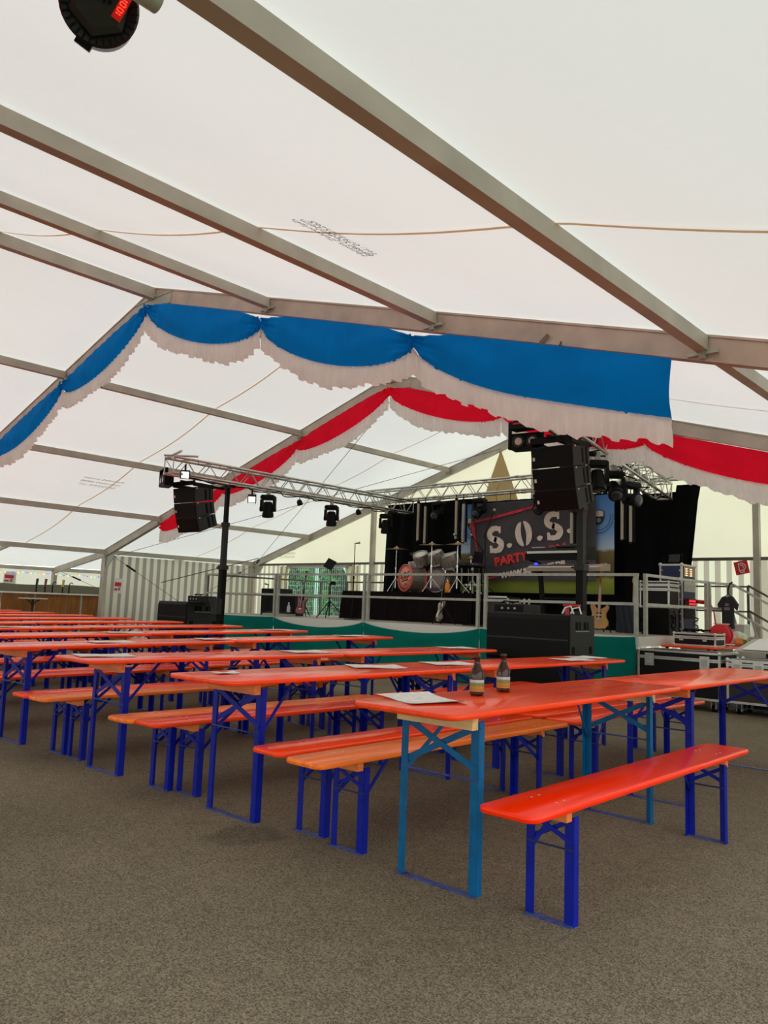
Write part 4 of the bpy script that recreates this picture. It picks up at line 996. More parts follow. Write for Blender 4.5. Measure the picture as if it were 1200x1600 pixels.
drum('tom_drum', (-11.05, 13.3, ZR+.74), .16, .22, (.1, -.5, .85), 'left rack tom above the bass drums'); drum('tom_drum', (-10.66, 13.35, ZR+.76), .17, .24, (-.1, -.45, .85), 'middle rack tom above the bass drums')
drum('tom_drum', (-10.32, 13.4, ZR+.70), .19, .26, (-.1, -.4, .9), 'right rack tom, widest of the hanging toms'); drum('snare_drum', (-10.75, 13.85, ZR+.6), .18, .14, (0, -.1, 1), 'snare drum behind the rack toms')
drum('floor_tom', (-10.0, 13.75, ZR+.42), .22, .42, (0, -.05, 1), 'black floor tom at the right of the kit', M_black)
drum('small_drum', (-11.55, 13.7, ZR+.55), .15, .3, (0, -.1, 1), 'slim silver drum at the left of the kit')
def cymbal(x, y, h, r, tilt, label, boom=None, low=None):
    t = thing('cymbal_stand', label, 'cymbal stand', (x, y, ZR), group='cymbal stands')
    g = MB(); g.tube((x, y, ZR+.1), (x, y, ZR+h*.55), .014); g.tube((x, y, ZR+h*.55), (x, y, ZR+h), .009)
    g.tube((x, y, ZR+h*.53), (x, y, ZR+h*.57), .022); g.tube((x, y, ZR+h*.3), (x, y, ZR+h*.33), .022); g.build('stand_tube', M_chrome, t)
    for k in range(3):
        a = 2*PI*k/3+.5; g = MB(); g.tube((x, y, ZR+.32), (x+.26*math.cos(a), y+.26*math.sin(a), ZR+.012), .009); g.build('tripod_leg', M_chrome, t)
    Mc = Matrix.Translation((x, y, ZR+h)) @ Matrix.Rotation(R(tilt), 4, 'X') @ Matrix.Rotation(R(tilt*.4), 4, 'Y')
    g = MB(); g.lathe([(r, -.012), (r, -.009), (r*.25, .012), (r*.2, .03), (.012, .038)], 28, Mc); g.build('cymbal', M_brass, t, 'auto')
    g = MB(); g.lathe([(.02, .04), (.012, .06)], 8, Mc); g.build('wing_nut', M_chrome, t); return t
cymbal(-11.78, 13.3, .98, .27, 4, 'cymbal on stand at the far left of the kit'); cymbal(-11.62, 14.0, .84, .22, 10, 'cymbal on stand, low, second from the left'); cymbal(-11.42, 13.66, .88, .22, -8, 'small cymbal above the pink-lit bass drum')
cymbal(-10.98, 13.9, .9, .22, 6, 'small cymbal behind the rack toms'); cymbal(-10.52, 13.0, 1.02, .28, 5, 'tall cymbal on a thick chrome stand before the right tom'); cymbal(-9.95, 13.15, 1.03, .25, 6, 'cymbal at the right end of the kit')
cymbal(-10.15, 13.9, .78, .2, 0, 'low hi-hat cymbal between the toms and the right cymbal')
def micstand(x, y, z, h, label, boom=None, base='round', mic=True, hgt2=None):
    t = thing('microphone_stand', label, 'microphone stand', (x, y, z), group='microphone stands')
    g = MB(); g.tube((x, y, z+.01), (x, y, z+h*.55), .013); g.tube((x, y, z+h*.55), (x, y, z+h), .009); g.tube((x, y, z+h*.53), (x, y, z+h*.57), .02); g.build('pole', M_black, t)
    if base == 'round':
        g = MB(); g.lathe([(.16, 0), (.16, .01), (.03, .03)], 20, Matrix.Translation((x, y, z))); g.build('round_base', M_black, t)
    else:
        for k in range(3):
            a = 2*PI*k/3+.9; g = MB(); g.tube((x, y, z+.28), (x+.34*math.cos(a), y+.34*math.sin(a), z+.012), .01); g.build('tripod_leg', M_black, t)
    tip = Vector((x, y, z+h))
    if boom:
        q = tip+Vector(boom); g = MB(); g.tube(tip-Vector(boom)*.3, q, .008); g.build('boom_arm', M_black, t); tip = q
    if mic:
        d = Vector(boom).normalized() if boom else Vector((.3, -.95, .1)).normalized()
        g = MB(); g.tube(tip-d*.02, tip+d*.13, .013, 10, .018); g.build('microphone_body', M_dark, t)
        g = MB(); Mh = Matrix.Translation(tip+d*.15); g.lathe([(.005, -.026), (.02, -.018), (.027, 0), (.02, .018), (.005, .026)], 12, Mh); g.build('microphone_head', M_galv, t, True)
    return t
micstand(-10.55, 14.05, ZR, 1.24, 'drum microphone on tall stand with head above the centre cymbal', (.1, -.3, .03), 'tripod')
micstand(-10.0, 14.1, ZR, .98, 'microphone on boom stand right of the cymbals', (-.12, -.1, .2), 'tripod')
t = thing('stage_bottle', 'orange drink bottle standing on the drum riser edge', 'bottle', (-10.12, 13.06, ZR)); g = MB(); g.lathe([(.055, 0), (.06, .01), (.06, .16), (.03, .22), (.02, .25)], 14, Matrix.Translation((-10.12, 13.06, ZR))); g.build('body', mat('orange_liquid', sr(236, 140, 20), .2), t, 'auto')
g = MB(); g.lathe([(.022, .25), (.022, .28)], 10, Matrix.Translation((-10.12, 13.06, ZR))); g.build('cap', M_white, t)
t = thing('music_stand_drums', 'black percussion table with small stand right of the drum kit', 'music stand', (-9.74, 13.4, ZR)); t.name = 'percussion_table'
g = MB(); g.cb((-9.74, 13.35, 2.16), (.55, .3, .03), rot=(-8, 0, 0)); g.cb((-9.86, 13.25, 2.2), (.24, .2, .05)); g.build('tray', M_dark, t)
g = MB(); g.tube((-9.74, 13.4, ZR+.02), (-9.74, 13.4, 2.15), .02); g.build('pole', M_galv, t)
for k in range(3):
    a = 2*PI*k/3; g = MB(); g.tube((-9.74, 13.4, ZR+.3), (-9.74+.22*math.cos(a), 13.4+.22*math.sin(a), ZR+.012), .012); g.build('tripod_leg', M_galv, t)
g = MB(); g.cb((-9.58, 13.35, 2.34), (.22, .02, .24), rot=(-15, 8, 0)); g.build('screen', M_black, t)

# ---------------- instruments on the stage ----------------
def guitar(x, y, z, h, yw, lean, body_m, neck_m, label, bass=False):
    t = thing('bass_guitar' if bass else 'electric_guitar', label, 'guitar', (x, y, z+.06)); M = Matrix.Translation((x, y, z+.06)) @ Matrix.Rotation(R(yw), 4, 'Z') @ Matrix.Rotation(R(lean), 4, 'X') @ Matrix.Rotation(PI/2, 4, 'X')
    s = h/1.1
    P = [(0, 0), (.10, .005), (.155, .06), (.155, .13), (.12, .19), (.11, .25), (.15, .33), (.155, .38), (.12, .40), (.07, .35), (.03, .33), (-.03, .33), (-.06, .36), (-.10, .44), (-.145, .44), (-.15, .36), (-.115, .25), (-.13, .19), (-.165, .12), (-.16, .05), (-.10, .005)]
    P = [(a*s, b*s) for a, b in P]
    def ins(k): cx, cy = 0, .19*s; return [(cx+(a-cx)*k, cy+(b-cy)*k) for a, b in P]
    g = MB(); g.loops([[(a, b, zz) for a, b in ins(k)] for k, zz in ((.95, -.02), (1, -.012), (1, .012), (.95, .02))], M); g.build('body', body_m, t)
    g = MB(); g.prism([(-.024*s, .28*s), (.024*s, .28*s), (.02*s, .93*s), (-.02*s, .93*s)], .014, M @ Matrix.Translation((0, 0, .018))); g.build('neck', neck_m, t)
    g = MB(); g.prism([(-.02*s, .93*s), (.02*s, .93*s), (.05*s, .98*s), (.045*s, 1.1*s), (-.015*s, 1.1*s), (-.04*s, 1.0*s)], .012, M @ Matrix.Translation((0, 0, .012))); g.build('headstock', neck_m, t)
    for k in range(4):
        g = MB(); p = M @ Vector((.055*s, (.985+.032*k)*s, .02)); q = M @ Vector((.085*s, (.985+.032*k)*s, .02)); g.tube(p, q, .012*s, 6); g.build('tuning_peg', M_chrome, t)
    for k, yy in enumerate((.13, .2, .26)):
        g = MB(); g.box(-.04*s, .04*s, yy*s-.012, yy*s+.012, .018, .028, M); g.build('bridge' if k == 0 else 'pickup', M_black if k else M_chrome, t)
    g = MB(); 
    for k in range(4): g.tube(M @ Vector((-.012+.008*k, .13*s, .034)), M @ Vector((-.012+.008*k, .95*s, .036)), .0012, 4)
    g.build('strings', M_chrome, t)
    st = thing('guitar_stand', 'black stand holding the '+label.split(',')[0], 'instrument stand', (x, y, z), group='guitar stands'); b = Vector((math.sin(R(yw)), -math.cos(R(yw)), 0)); r_ = Vector((math.cos(R(yw)), math.sin(R(yw)), 0)); o = Vector((x, y, z))-b*.10
    for dd in (r_*.22+b*.14, r_*-.22+b*.14, b*-.24):
        g = MB(); g.tube(o+Vector((0, 0, .32)), o+dd+Vector((0, 0, .01)), .01); g.build('leg', M_black, st)
    g = MB(); g.tube(o+Vector((0, 0, .3)), o+Vector((0, 0, h*.7)), .01); g.build('pole', M_black, st)
    for s2 in (-1, 1):
        g = MB(); g.tube(o+Vector((0, 0, .1)), o+r_*.1*s2+b*.16+Vector((0, 0, .06)), .009); g.build('cradle_arm', M_black, st)
    return t
M_rosew = mat('rosewood_neck', sr(56, 34, 26), .5); M_nat = mat('natural_maple', sr(188, 138, 74), .4, noise=(4, .15, (1, 1, 5)), coat=.3); M_maple = mat('maple_neck', sr(176, 112, 60), .4)
guitar(-13.58, 12.1, ZD, 1.0, 5, -10, mat('cherry_red_gloss', sr(128, 16, 26), .2, coat=.6), M_rosew, 'cherry red electric guitar, left of the music stand')
guitar(-6.25, 12.15, ZD, 1.12, 12, -10, M_nat, M_maple, 'natural wood bass guitar, right before the black drape', True)
guitar(-9.42, 11.9, ZD, .98, -72, -10, mat('cream_gloss', sr(205, 196, 180), .3, coat=.4), M_rosew, 'cream electric guitar seen edge-on, before the drum riser')
t = thing('music_stand', 'music stand with black angled desk left of the drum riser', 'music stand', (-12.42, 11.9, ZD))
g = MB(); g.cb((-12.42, 11.86, 2.13), (.26, .02, .22), rot=(-25, 20, 0)); g.build('desk', M_black, t)
g = MB(); g.tube((-12.42, 11.9, ZD+.05), (-12.42, 11.9, ZD+.75), .014); g.tube((-12.42, 11.9, ZD+.7), (-12.42, 11.9, 2.05), .008); g.build('pole', M_black, t)
for k in range(3):
    a = 2*PI*k/3+.5; g = MB(); g.tube((-12.42, 11.9, ZD+.38), (-12.42+.36*math.cos(a), 11.9+.36*math.sin(a), ZD+.012), .011); g.build('tripod_leg', M_black, t)
g = MB(); g.cb((-12.3, 11.86, 1.72), (.1, .08, .07), rot=(0, 0, 20)); g.tube((-12.42, 11.9, 1.7), (-12.3, 11.88, 1.72), .01); g.build('cup_holder', M_black, t)
micstand(-11.72, 11.9, ZD, 1.60, 'tall straight microphone stand between music stand and riser', (.07, -.03, .0)); micstand(-9.0, 12.35, ZD, .95, 'short microphone stand beside the cream guitar', (.08, -.1, .05)); micstand(-8.45, 12.0, ZD, 1.72, 'microphone stand in front of the banner with raised microphone', (.2, -.1, .28))
micstand(-15.0, 12.3, ZD, .72, 'short pole rising from the small speaker at the left stage end', None, 'round', True)
def speakerbox(x0, x1, y0, y1, z0, z1, label, name='stage_monitor', horn=True):
    t = thing(name, label, 'loudspeaker', ((x0+x1)/2, (y0+y1)/2, z0)); g = MB(); g.box(x0, x1, y0+.02, y1, z0, z1); g.build('cabinet', M_dark, t)
    g = MB(); g.box(x0+.015, x1-.015, y0, y0+.02, z0+.015, z1-.015); g.build('front_grille', M_black, t)
    g = MB(); g.box(x1-.001, x1+.004, y0+(y1-y0)*.4, y0+(y1-y0)*.65, z0+(z1-z0)*.6, z0+(z1-z0)*.68); g.build('handle', M_rubber, t); return t
speakerbox(-15.45, -14.8, 12.45, 12.9, ZD, 1.60, 'black speaker cabinet at the left end of the stage', 'speaker_cabinet')
speakerbox(-14.62, -14.02, 12.3, 12.6, ZD, 1.43, 'black guitar amplifier left of the red guitar', 'guitar_amplifier')
speakerbox(-5.87, -5.38, 12.92, 13.3, ZD, 1.41, 'black speaker cabinet at the right stage corner below the flight cases', 'speaker_cabinet')
g = MB(); g.path([(-5.36, 13.05+.1*math.sin(i*1.2), 1.32-.016*i+.05*math.cos(i*1.7)) for i in range(18)], .009, 5); tag(g.build('cable_bundle', M_rubber), 'black cable bundle hanging on the right stage speaker', 'cable')
# water bottle, pedal board at the left
t = thing('pedal_board', 'grey pedal board on the stage floor before the guitar amplifier', 'pedal board', (-13.9, 11.75, ZD)); g = MB(); g.cb((-13.9, 11.75, ZD+.03), (.8, .3, .05)); g.build('board', M_galv, t)
for k in range(4):
    g = MB(); g.cb((-14.2+.2*k, 11.74, ZD+.075), (.1, .13, .04)); g.build('pedal', M_dark, t)
t = thing('water_bottle', 'clear water bottle beside the red guitar', 'bottle', (-13.98, 12.1, ZD)); g = MB(); g.lathe([(.04, 0), (.042, .01), (.042, .2), (.015, .27), (.015, .29)], 14, Matrix.Translation((-13.98, 12.1, ZD))); g.build('body', mat('clear_plastic', sr(190, 200, 200), .1), t, 'auto')
g = MB(); g.lathe([(.017, .29), (.017, .31)], 10, Matrix.Translation((-13.98, 12.1, ZD))); g.build('cap', M_white, t)

# keyboards on an A-frame stand
t = thing('keyboard_stand', 'black keyboard stand with two slanted columns', 'instrument stand', (-6.85, 12.1, ZD))
for x in (-7.25, -6.55):
    s = 1 if x < -7 else -1
    g = MB(); g.bar((x-.0*s, 12.1, ZD+.04), (x+.02*s-.12*s+.1*s*0, 12.1, 2.12), .07, .06, (0, 1, 0)); g.build('column', M_black, t)
    g = MB(); g.box(x-.03, x+.03, 11.85, 12.4, ZD, ZD+.04); g.build('foot', M_black, t)
    for z in (1.95, 2.12):
        g = MB(); g.bar((x-.1*s, 12.1, z), (x-.1*s, 11.78, z+.03), .04, .03); g.build('support_arm', M_black, t)
g = MB(); g.box(-7.25, -6.5, 12.08, 12.12, 1.5, 1.53); g.build('cross_bar', M_black, t)
def keyboard(x0, x1, y0, y1, z, th, mt, label, nk):
    t = thing('keyboard_instrument', label, 'keyboard', ((x0+x1)/2, (y0+y1)/2, z), group='stage keyboards')
    g = MB(); g.prism([(y0, z), (y1, z+.02), (y1, z+th), (y0+.12, z+th*.9), (y0, z+th*.45)], x1-x0, Matrix(((0, 0, 1, x0), (1, 0, 0, 0), (0, 1, 0, 0), (0, 0, 0, 1)))); g.build('case', mt, t)
    g = MB()
    w_ = (x1-x0-.1)/nk
    for k in range(nk): g.box(x0+.05+k*w_, x0+.05+(k+.9)*w_, y0-.012, y0+.1, z+th*.46, z+th*.62)
    tag(g.build('white_keys', M_white, t), kind='stuff')
    g = MB(); g.box(x0+.06, x0+.28, y0+.13, y0+.2, z+th*.92, z+th*.97); g.build('label_plate', M_lt, t)
    g = MB(); g.box(x0+.4, x0+.75, y0+.14, y0+.26, z+th*.93, z+th*.98); g.build('display', mat('cold_display', sr(60, 70, 90), .2), t); return t
keyboard(-7.42, -6.3, 11.72, 12.12, 2.15, .24, M_black, 'upper black keyboard before the banner', 44); keyboard(-7.38, -6.0, 11.72, 12.06, 1.96, .13, mat('beige_plastic', sr(160, 140, 122), .5), 'lower keyboard with pale edge before the banner', 50)
t = thing('laptop_computer', 'black laptop lying on the upper keyboard', 'laptop', (-6.75, 11.95, 2.38)); g = MB(); g.cb((-6.7, 11.95, 2.385), (.34, .24, .02)); g.build('base', M_dark, t); g = MB(); g.cb((-6.7, 12.07, 2.41), (.34, .03, .07), rot=(-70, 0, 0)); g.build('screen_lid', M_black, t)
g = MB(); g.cb((-7.24, 11.8, 2.09), (.05, .03, .03)); tag(g.build('blue_indicator', mat('blue_led', sr(40, 60, 255), .3, emis=(sr(40, 60, 255), 3))), 'small blue indicator lamp between the keyboards', 'lamp')
# low rack and small things left of the keyboards
t = thing('equipment_rack', 'dark open rack with pale rim on the stage before the banner', 'rack', (-8.25, 12.2, ZD))
g = MB(); g.box(-8.5, -8.0, 12.1, 12.5, ZD, 1.52); g.build('case', mat('brown_black', sr(44, 36, 34), .5), t)
g = MB(); g.box(-8.52, -7.98, 12.08, 12.12, 1.5, 1.53); g.box(-8.52, -8.49, 12.08, 12.12, ZD, 1.53); g.box(-8.01, -7.98, 12.08, 12.12, ZD, 1.53); g.build('rim', M_caseedge, t)
t = thing('drink_carton', 'carton and bottles on the dark table before the keyboards', 'box', (-7.75, 12.0, 1.2)); g = MB(); g.box(-7.85, -7.68, 11.95, 12.05, 1.22, 1.45); g.build('carton', mat('beige_carton', sr(176, 158, 120), .7), t)
t = thing('dark_table', 'low dark table with cloth behind the centre-right subs', 'table', (-7.3, 12.0, ZD)); g = MB(); g.box(-7.95, -7.4, 11.85, 12.25, 1.18, 1.22); g.build('tabletop', M_black, t)
for x in (-7.9, -7.45):
    for y in (11.9, 12.2):
        g = MB(); g.box(x-.02, x+.02, y-.02, y+.02, ZD, 1.18); g.build('leg', M_black, t)
for i, x in enumerate((-7.58, -7.48)):
    t = thing('small_bottle', 'small clear bottle, the %s one on the dark table' % ('left', 'right')[i], 'bottle', (x, 11.98, 1.22), group='small bottles on the dark table')
    g = MB(); g.lathe([(.03, 0), (.03, .15), (.012, .2), (.012, .24)], 12, Matrix.Translation((x, 11.98, 1.222))); g.build('body', MATS['clear_plastic'], t, 'auto'); g = MB(); g.lathe([(.014, .24), (.014, .27)], 8, Matrix.Translation((x, 11.98, 1.222))); g.build('cap', M_white, t)
drape_m = M_drape
g = MB(); g.grid(16, 8, lambda u, v: (-6.0+.34*u+.05*(1-v)*math.sin(u*3), 12.25-.1*math.sin(PI*u)+.03*math.sin(u*25+v*3), ZD+.02+.5*v)); tag(g.build('dark_jacket', mat('charcoal_cloth', sr(44, 50, 58), .9), smooth=True), 'charcoal jacket hung beside the natural bass guitar', 'jacket')
g = MB(); g.tube((-5.6, 12.9, ZD), (-5.6, 12.9, 1.5), .015); 
t = thing('headstock_guitar', 'x', 'guitar', (-5.68, 12.6, ZD)); bpy.data.objects.remove(t)
guitar(-5.86, 12.62, ZD, .92, 20, -10, M_black, M_nat, 'black guitar with pale headstock, behind the right railing corner')

# ---------------- flight cases and racks ----------------
def case(x0, x1, y0, y1, z0, z1, label, name='flight_case', mt=None, edge=.03, lid=.3, latches=(.15, .82), casters=False, side_handle=False, rz=0, group='flight cases'):
    t = thing(name, label, 'case', ((x0+x1)/2, (y0+y1)/2, 0 if casters else z0), group=group); mt = mt or M_flight
    g = MB(); g.box(x0+.006, x1-.006, y0+.006, y1-.006, z0+.006, z1-.006); g.build('panels', mt, t)
    e = edge; g = MB()
    for xa, xb in ((x0, x0+e), (x1-e, x1)):
        for ya, yb in ((y0, y0+e), (y1-e, y1)): g.box(xa, xb, ya, yb, z0, z1)
    for za, zb in ((z0, z0+e), (z1-e, z1)):
        for ya, yb in ((y0, y0+e), (y1-e, y1)): g.box(x0+e, x1-e, ya, yb, za, zb)
        for xa, xb in ((x0, x0+e), (x1-e, x1)): g.box(xa, xb, y0+e, y1-e, za, zb)
    g.build('edge_profile', M_caseedge, t)
    if lid:
        zl = z1-(z1-z0)*lid; g = MB()
        for a, b in ((zl-.022, zl-.002), (zl+.002, zl+.022)):
            g.box(x0-.003, x1+.003, y0-.003, y0+.006, a, b); g.box(x1-.006, x1+.003, y0, y1, a, b)
        g.build('lid_seam', M_caseedge, t)
        for u in latches:
            x = x0+(x1-x0)*u; h = min(.16, (z1-z0)*.35)
            g = MB(); g.box(x-.05*h/.12, x+.05*h/.12, y0-.008, y0+.002, zl-h*.75, zl+h*.35); g.build('latch', M_caseedge, t)
            g = MB(); g.box(x-.03*h/.12, x+.03*h/.12, y0-.014, y0-.008, zl-h*.5, zl+h*.05); g.build('latch_handle', M_galv, t)
    g = MB(); r = e*1.15
    for x in (x0, x1):
        for y in (y0, y1):
            for z in (z0, z1): g.lathe([(.002, -r), (r*.8, -r*.6), (r, 0), (r*.8, r*.6), (.002, r)], 8, Matrix.Translation((x-(.012 if x == x1 else -.012), y-(.012 if y == y1 else -.012), z-(.012 if z == z1 else -.012))))
    g.build('ball_corners', M_caseedge, t, True)
    if casters:
        for x in (x0+.13, x1-.13):
            for y in (y0+.12, y1-.12):
                g = MB(); g.tube((x-.02, y, .05), (x+.02, y, .05), .05, 14); g.build('caster_wheel', M_rubber, t, 'auto')
                g = MB(); g.box(x-.035, x-.025, y-.03, y+.03, .04, z0); g.box(x+.025, x+.035, y-.03, y+.03, .04, z0); g.box(x-.05, x+.05, y-.05, y+.05, z0-.012, z0); g.build('caster_fork', M_galv, t)
    return t
case(-5.1, -3.93, 11.12, 11.8, .155, .80, 'long black wheeled flight case at the right stage corner', casters=True, edge=.028, lid=.17)
case(-3.88, -2.7, 11.2, 11.85, .15, .73, 'silver-edged wheeled flight case to the right of the long black case', casters=True, mt=mat('brown_black_ply', sr(44, 36, 32), .5), lid=.12, latches=(.12, .35))
g = MB(); g.box(-5.1, -3.93, 11.115, 11.12, .3, .5)
case(-4.98, -4.34, 12.1, 12.5, .847, 1.04, 'low black flight case standing on the small orange table', lid=.35, latches=(.2, .75), edge=.022)
case(-5.88, -5.37, 12.9, 13.32, 1.415, 1.72, 'black flight case with butterfly latches on top of the stage speaker stack', lid=0, edge=.025)
case(-5.88, -5.37, 12.9, 13.32, 1.725, 1.86, 'thin black flight case lid topping the stack', lid=.5, latches=(.25,), edge=.02)
RK = set(o.name for o in bpy.data.objects)
t = case(-5.60, -5.20, 13.0, 13.6, ZD-.05, 2.13, 'tall navy blue rack case beside the black drape', name='rack_case', mt=M_bluecase, lid=0, edge=.03)
g = MB()
for k in range(9):
    z = 1.02+k*.125
    for x in (-5.555, -5.245): g.lathe([(.012, 0), (.006, .005)], 8, frame_m((x, 13.003, z), (1, 0, 0), (0, 0, 1)))
g.build('rivets', M_chrome, t)
g = MB(); g.box(-5.42, -5.26, 12.99, 13.0, 1.46, 1.56); g.build('label_frame', M_caseedge, t)
g = MB(); g.box(-5.40, -5.28, 12.985, 12.99, 1.48, 1.54); g.build('label_sheet', mat('label_brown', sr(170, 150, 130), .6), t)
for z0, z1, nm, mt_ in ((1.92, 2.09, 'radio_receiver', mat('warm_panel', sr(150, 120, 90), .4)), (1.66, 1.84, 'drawer_unit', M_galv), (1.2, 1.36, 'power_unit', M_black)):
    g = MB(); g.box(-5.196, -5.19, 13.06, 13.54, z0, z1); g.build(nm, mt_, t)
for k in range(8):
    g = MB(); g.cb((-5.185, 13.15+.1*(k//4*2), 1.94+.037*(k % 4)), (.01, .07, .018)); g.build('lamp_row', mat('warm_led', sr(255, 225, 190), .4, emis=(sr(255, 215, 170), 1.0)), t)
t = thing('socket_block', 'red socket distribution block with lit red lamps on the navy rack', 'socket block', (-5.15, 13.2, 1.42)); g = MB(); g.box(-5.19, -5.12, 13.08, 13.42, 1.42, 1.54); g.build('housing', M_maroon, t)
for k in range(6):
    g = MB(); g.cb((-5.115, 13.13+.1*(k % 3), 1.45+.05*(k//3)), (.01, .05, .03)); g.build('red_lamp', mat('red_led', sr(255, 60, 70), .4, emis=(sr(255, 50, 60), 1.4)), t)
g = MB(); g.tube((-5.12, 13.45, 1.5), (-5.02, 13.55, 1.49), .035, 10); g.path([(-5.02, 13.55, 1.49), (-4.95, 13.6, 1.47), (-4.9, 13.62, 1.35), (-4.88, 13.65, 1.1)], .012); g.build('red_plug', M_redp, t)
for x, h in ((-5.56, .13), (-5.24, .2)):
    g = MB(); g.tube((x, 13.1, 2.13), (x, 13.1, 2.13+h), .006, 6); g.tube((x, 13.1, 2.13), (x, 13.1, 2.17), .012, 6); tag(g.build('antenna', M_black), 'thin black antenna on the %s side of the navy rack' % ('left' if x < -5.4 else 'right'), 'antenna', 'rack antennas')
t = thing('computer_screen', 'small dark screen standing on the navy rack', 'screen', (-5.45, 13.2, 2.13)); g = MB(); g.cb((-5.42, 13.2, 2.24), (.2, .02, .14), rot=(-12, 0, -10)); g.build('panel', M_dark, t); g = MB(); g.tube((-5.42, 13.22, 2.131), (-5.42, 13.22, 2.2), .02); g.build('foot', M_black, t)
for o in bpy.data.objects:
    if o.name not in RK and o.parent is None: o.location += Vector((-.17, .45, .05))
# little orange table with clutter
t = thing('side_table', 'small red-orange folding table behind the long flight case', 'table', (-4.68, 12.87, 0))
slab(2.0, .82, .815, .845, .04, .008).build('tabletop', M_orange, t, world=False)
for ch in t.children: ch.location = (0, 0, 0)
for x in (-.36, .36):
    for y in (-.85, .85):
        g = MB(); g.box(x-.02, x+.02, y-.02, y+.02, 0, .815); g.build('leg', M_dark, t, world=False)
g = MB(); Mr = Matrix.Translation((-4.50, 12.86, 1.02)) @ Matrix.Rotation(PI/2, 4, 'X') @ Matrix.Rotation(R(0), 4, 'Y')
g.lathe([(.155, -.0), (.165, .01), (.165, .03), (.06, .035), (.06, .12), (.165, .125), (.165, .145), (.15, .15)], 28, Mr); 
t = thing('cable_reel', 'round red cable reel standing behind the low flight case', 'cable reel', (-4.50, 12.86, .847)); g.build('drum', mat('reel_red', sr(214, 26, 34), .4), t, 'auto')
g = MB(); g.box(-4.62, -4.38, 12.72, 12.86, .847, .865); g.build('foot', M_black, t)
g = MB(); g.path([(-4.92+.06*math.sin(i*1.1)+.02*i, 12.3+.05*math.cos(i*1.9), 1.058+.035*abs(math.sin(i*1.7))) for i in range(20)], .014, 6); tag(g.build('cable_coil', M_rubber), 'black cables heaped on the low flight case', 'cable')
g = MB(); g.path([(-4.83+.05*math.sin(i*1.5), 12.62, .86+.45*i/16) for i in range(17)], .012, 6); tag(g.build('upright_cable', M_dark), 'grey cable bundle rising in front of the navy rack', 'cable')
t = thing('plastic_bag', 'white and green shopping bag on the small table', 'bag', (-4.42, 13.3, .847)); g = MB(); g.loops([[(-4.42+r*math.cos(a)*(1+.15*math.sin(3*a+z*9)), 13.3+r*.6*math.sin(a), .848+z) for a in [2*PI*k/16 for k in range(16)]] for r, z in ((.12, 0), (.15, .07), (.13, .16), (.07, .21), (.03, .23))]); g.build('bag_body', mat('bag_print', sr(200, 205, 180), .5, noise=(14, .3)), t, True)
g = MB(); g.cb((-4.36, 13.2, .93), (.1, .05, .08), rot=(0, 0, 20)); g.build('orange_print', mat('bag_orange', sr(226, 150, 50), .5), t)
g = MB(); g.cb((-4.3, 13.22, .92), (.1, .05, .07), rot=(0, 10, 0)); g.build('green_print', mat('bag_green', sr(110, 140, 70), .5), t)
t = thing('paper_stack', 'stack of papers and a ring binder at the right of the small table', 'papers', (-4.45, 12.65, .847)); 
for k in range(3):
    g = MB(); g.cb((-4.44+.01*k, 12.66, .855+.014*k), (.26, .2, .012), rot=(0, 0, 12-9*k)); g.build('sheet_pile', [M_paper, M_redp, M_white][k], t)
# t-shirt on a hanger at the side railing
t = thing('t_shirt', 'black t-shirt with pale print hung on the side railing', 't-shirt', (-5.0, 14.35, 1.75))
sh = [(-.15, -.52), (.15, -.52), (.155, -.12), (.25, -.2), (.28, -.1), (.14, .03), (.06, .04), (0, .01), (-.06, .04), (-.14, .03), (-.28, -.1), (-.25, -.2), (-.155, -.12)]
Ms = frame_m((-4.86, 14.2, 1.62), (.8, -.6, 0), (0, 0, 1)); g = MB(); g.prism(sh, .035, Ms); g.build('shirt_body', mat('washed_black_cloth', sr(46, 50, 56), .9), t)
g = MB(); g.box(-.08, .08, -.2, -.15, .036, .039, Ms); g.box(-.05, .05, -.13, -.08, .036, .039, Ms); g.build('chest_print', mat('shirt_print', sr(150, 130, 135), .8), t)
g = MB(); g.path([Ms @ Vector(p) for p in ((-.14, .02, .01), (0, .08, .01), (.14, .02, .01))], .006); g.path([Ms @ Vector(p) for p in ((0, .08, .01), (0, .16, .01), (.05, .26, .01), (.12, .28, .01))], .012); g.build('hanger', M_black, t)
# wedge desk at the right edge
t = thing('mixer_case', 'slanted silver mixer case at the right picture edge', 'case', (-3.5, 12.3, 0))
g = MB(); g.prism([(12.0, .73), (12.9, .73), (12.9, .98), (12.0, .82)], .95, Matrix(((0, 0, 1, -4.05), (1, 0, 0, 0), (0, 1, 0, 0), (0, 0, 0, 1)))); g.build('wedge', mat('silver_ply', sr(168, 162, 148), .5), t)
g = MB(); g.box(-4.0, -3.15, 12.05, 12.9, 0, .73); g.build('stand_box', M_dark, t)
g = MB(); g.box(-3.6, -3.1, 11.97, 12.0, .74, .80); g.build('front_strip', M_black, t)
g = MB(); g.prism([(12.05, .84), (12.85, .985), (12.85, .99), (12.05, .845)], .8, Matrix(((0, 0, 1, -3.95), (1, 0, 0, 0), (0, 1, 0, 0), (0, 0, 0, 1)))); g.build('cover_sheet', M_white, t)
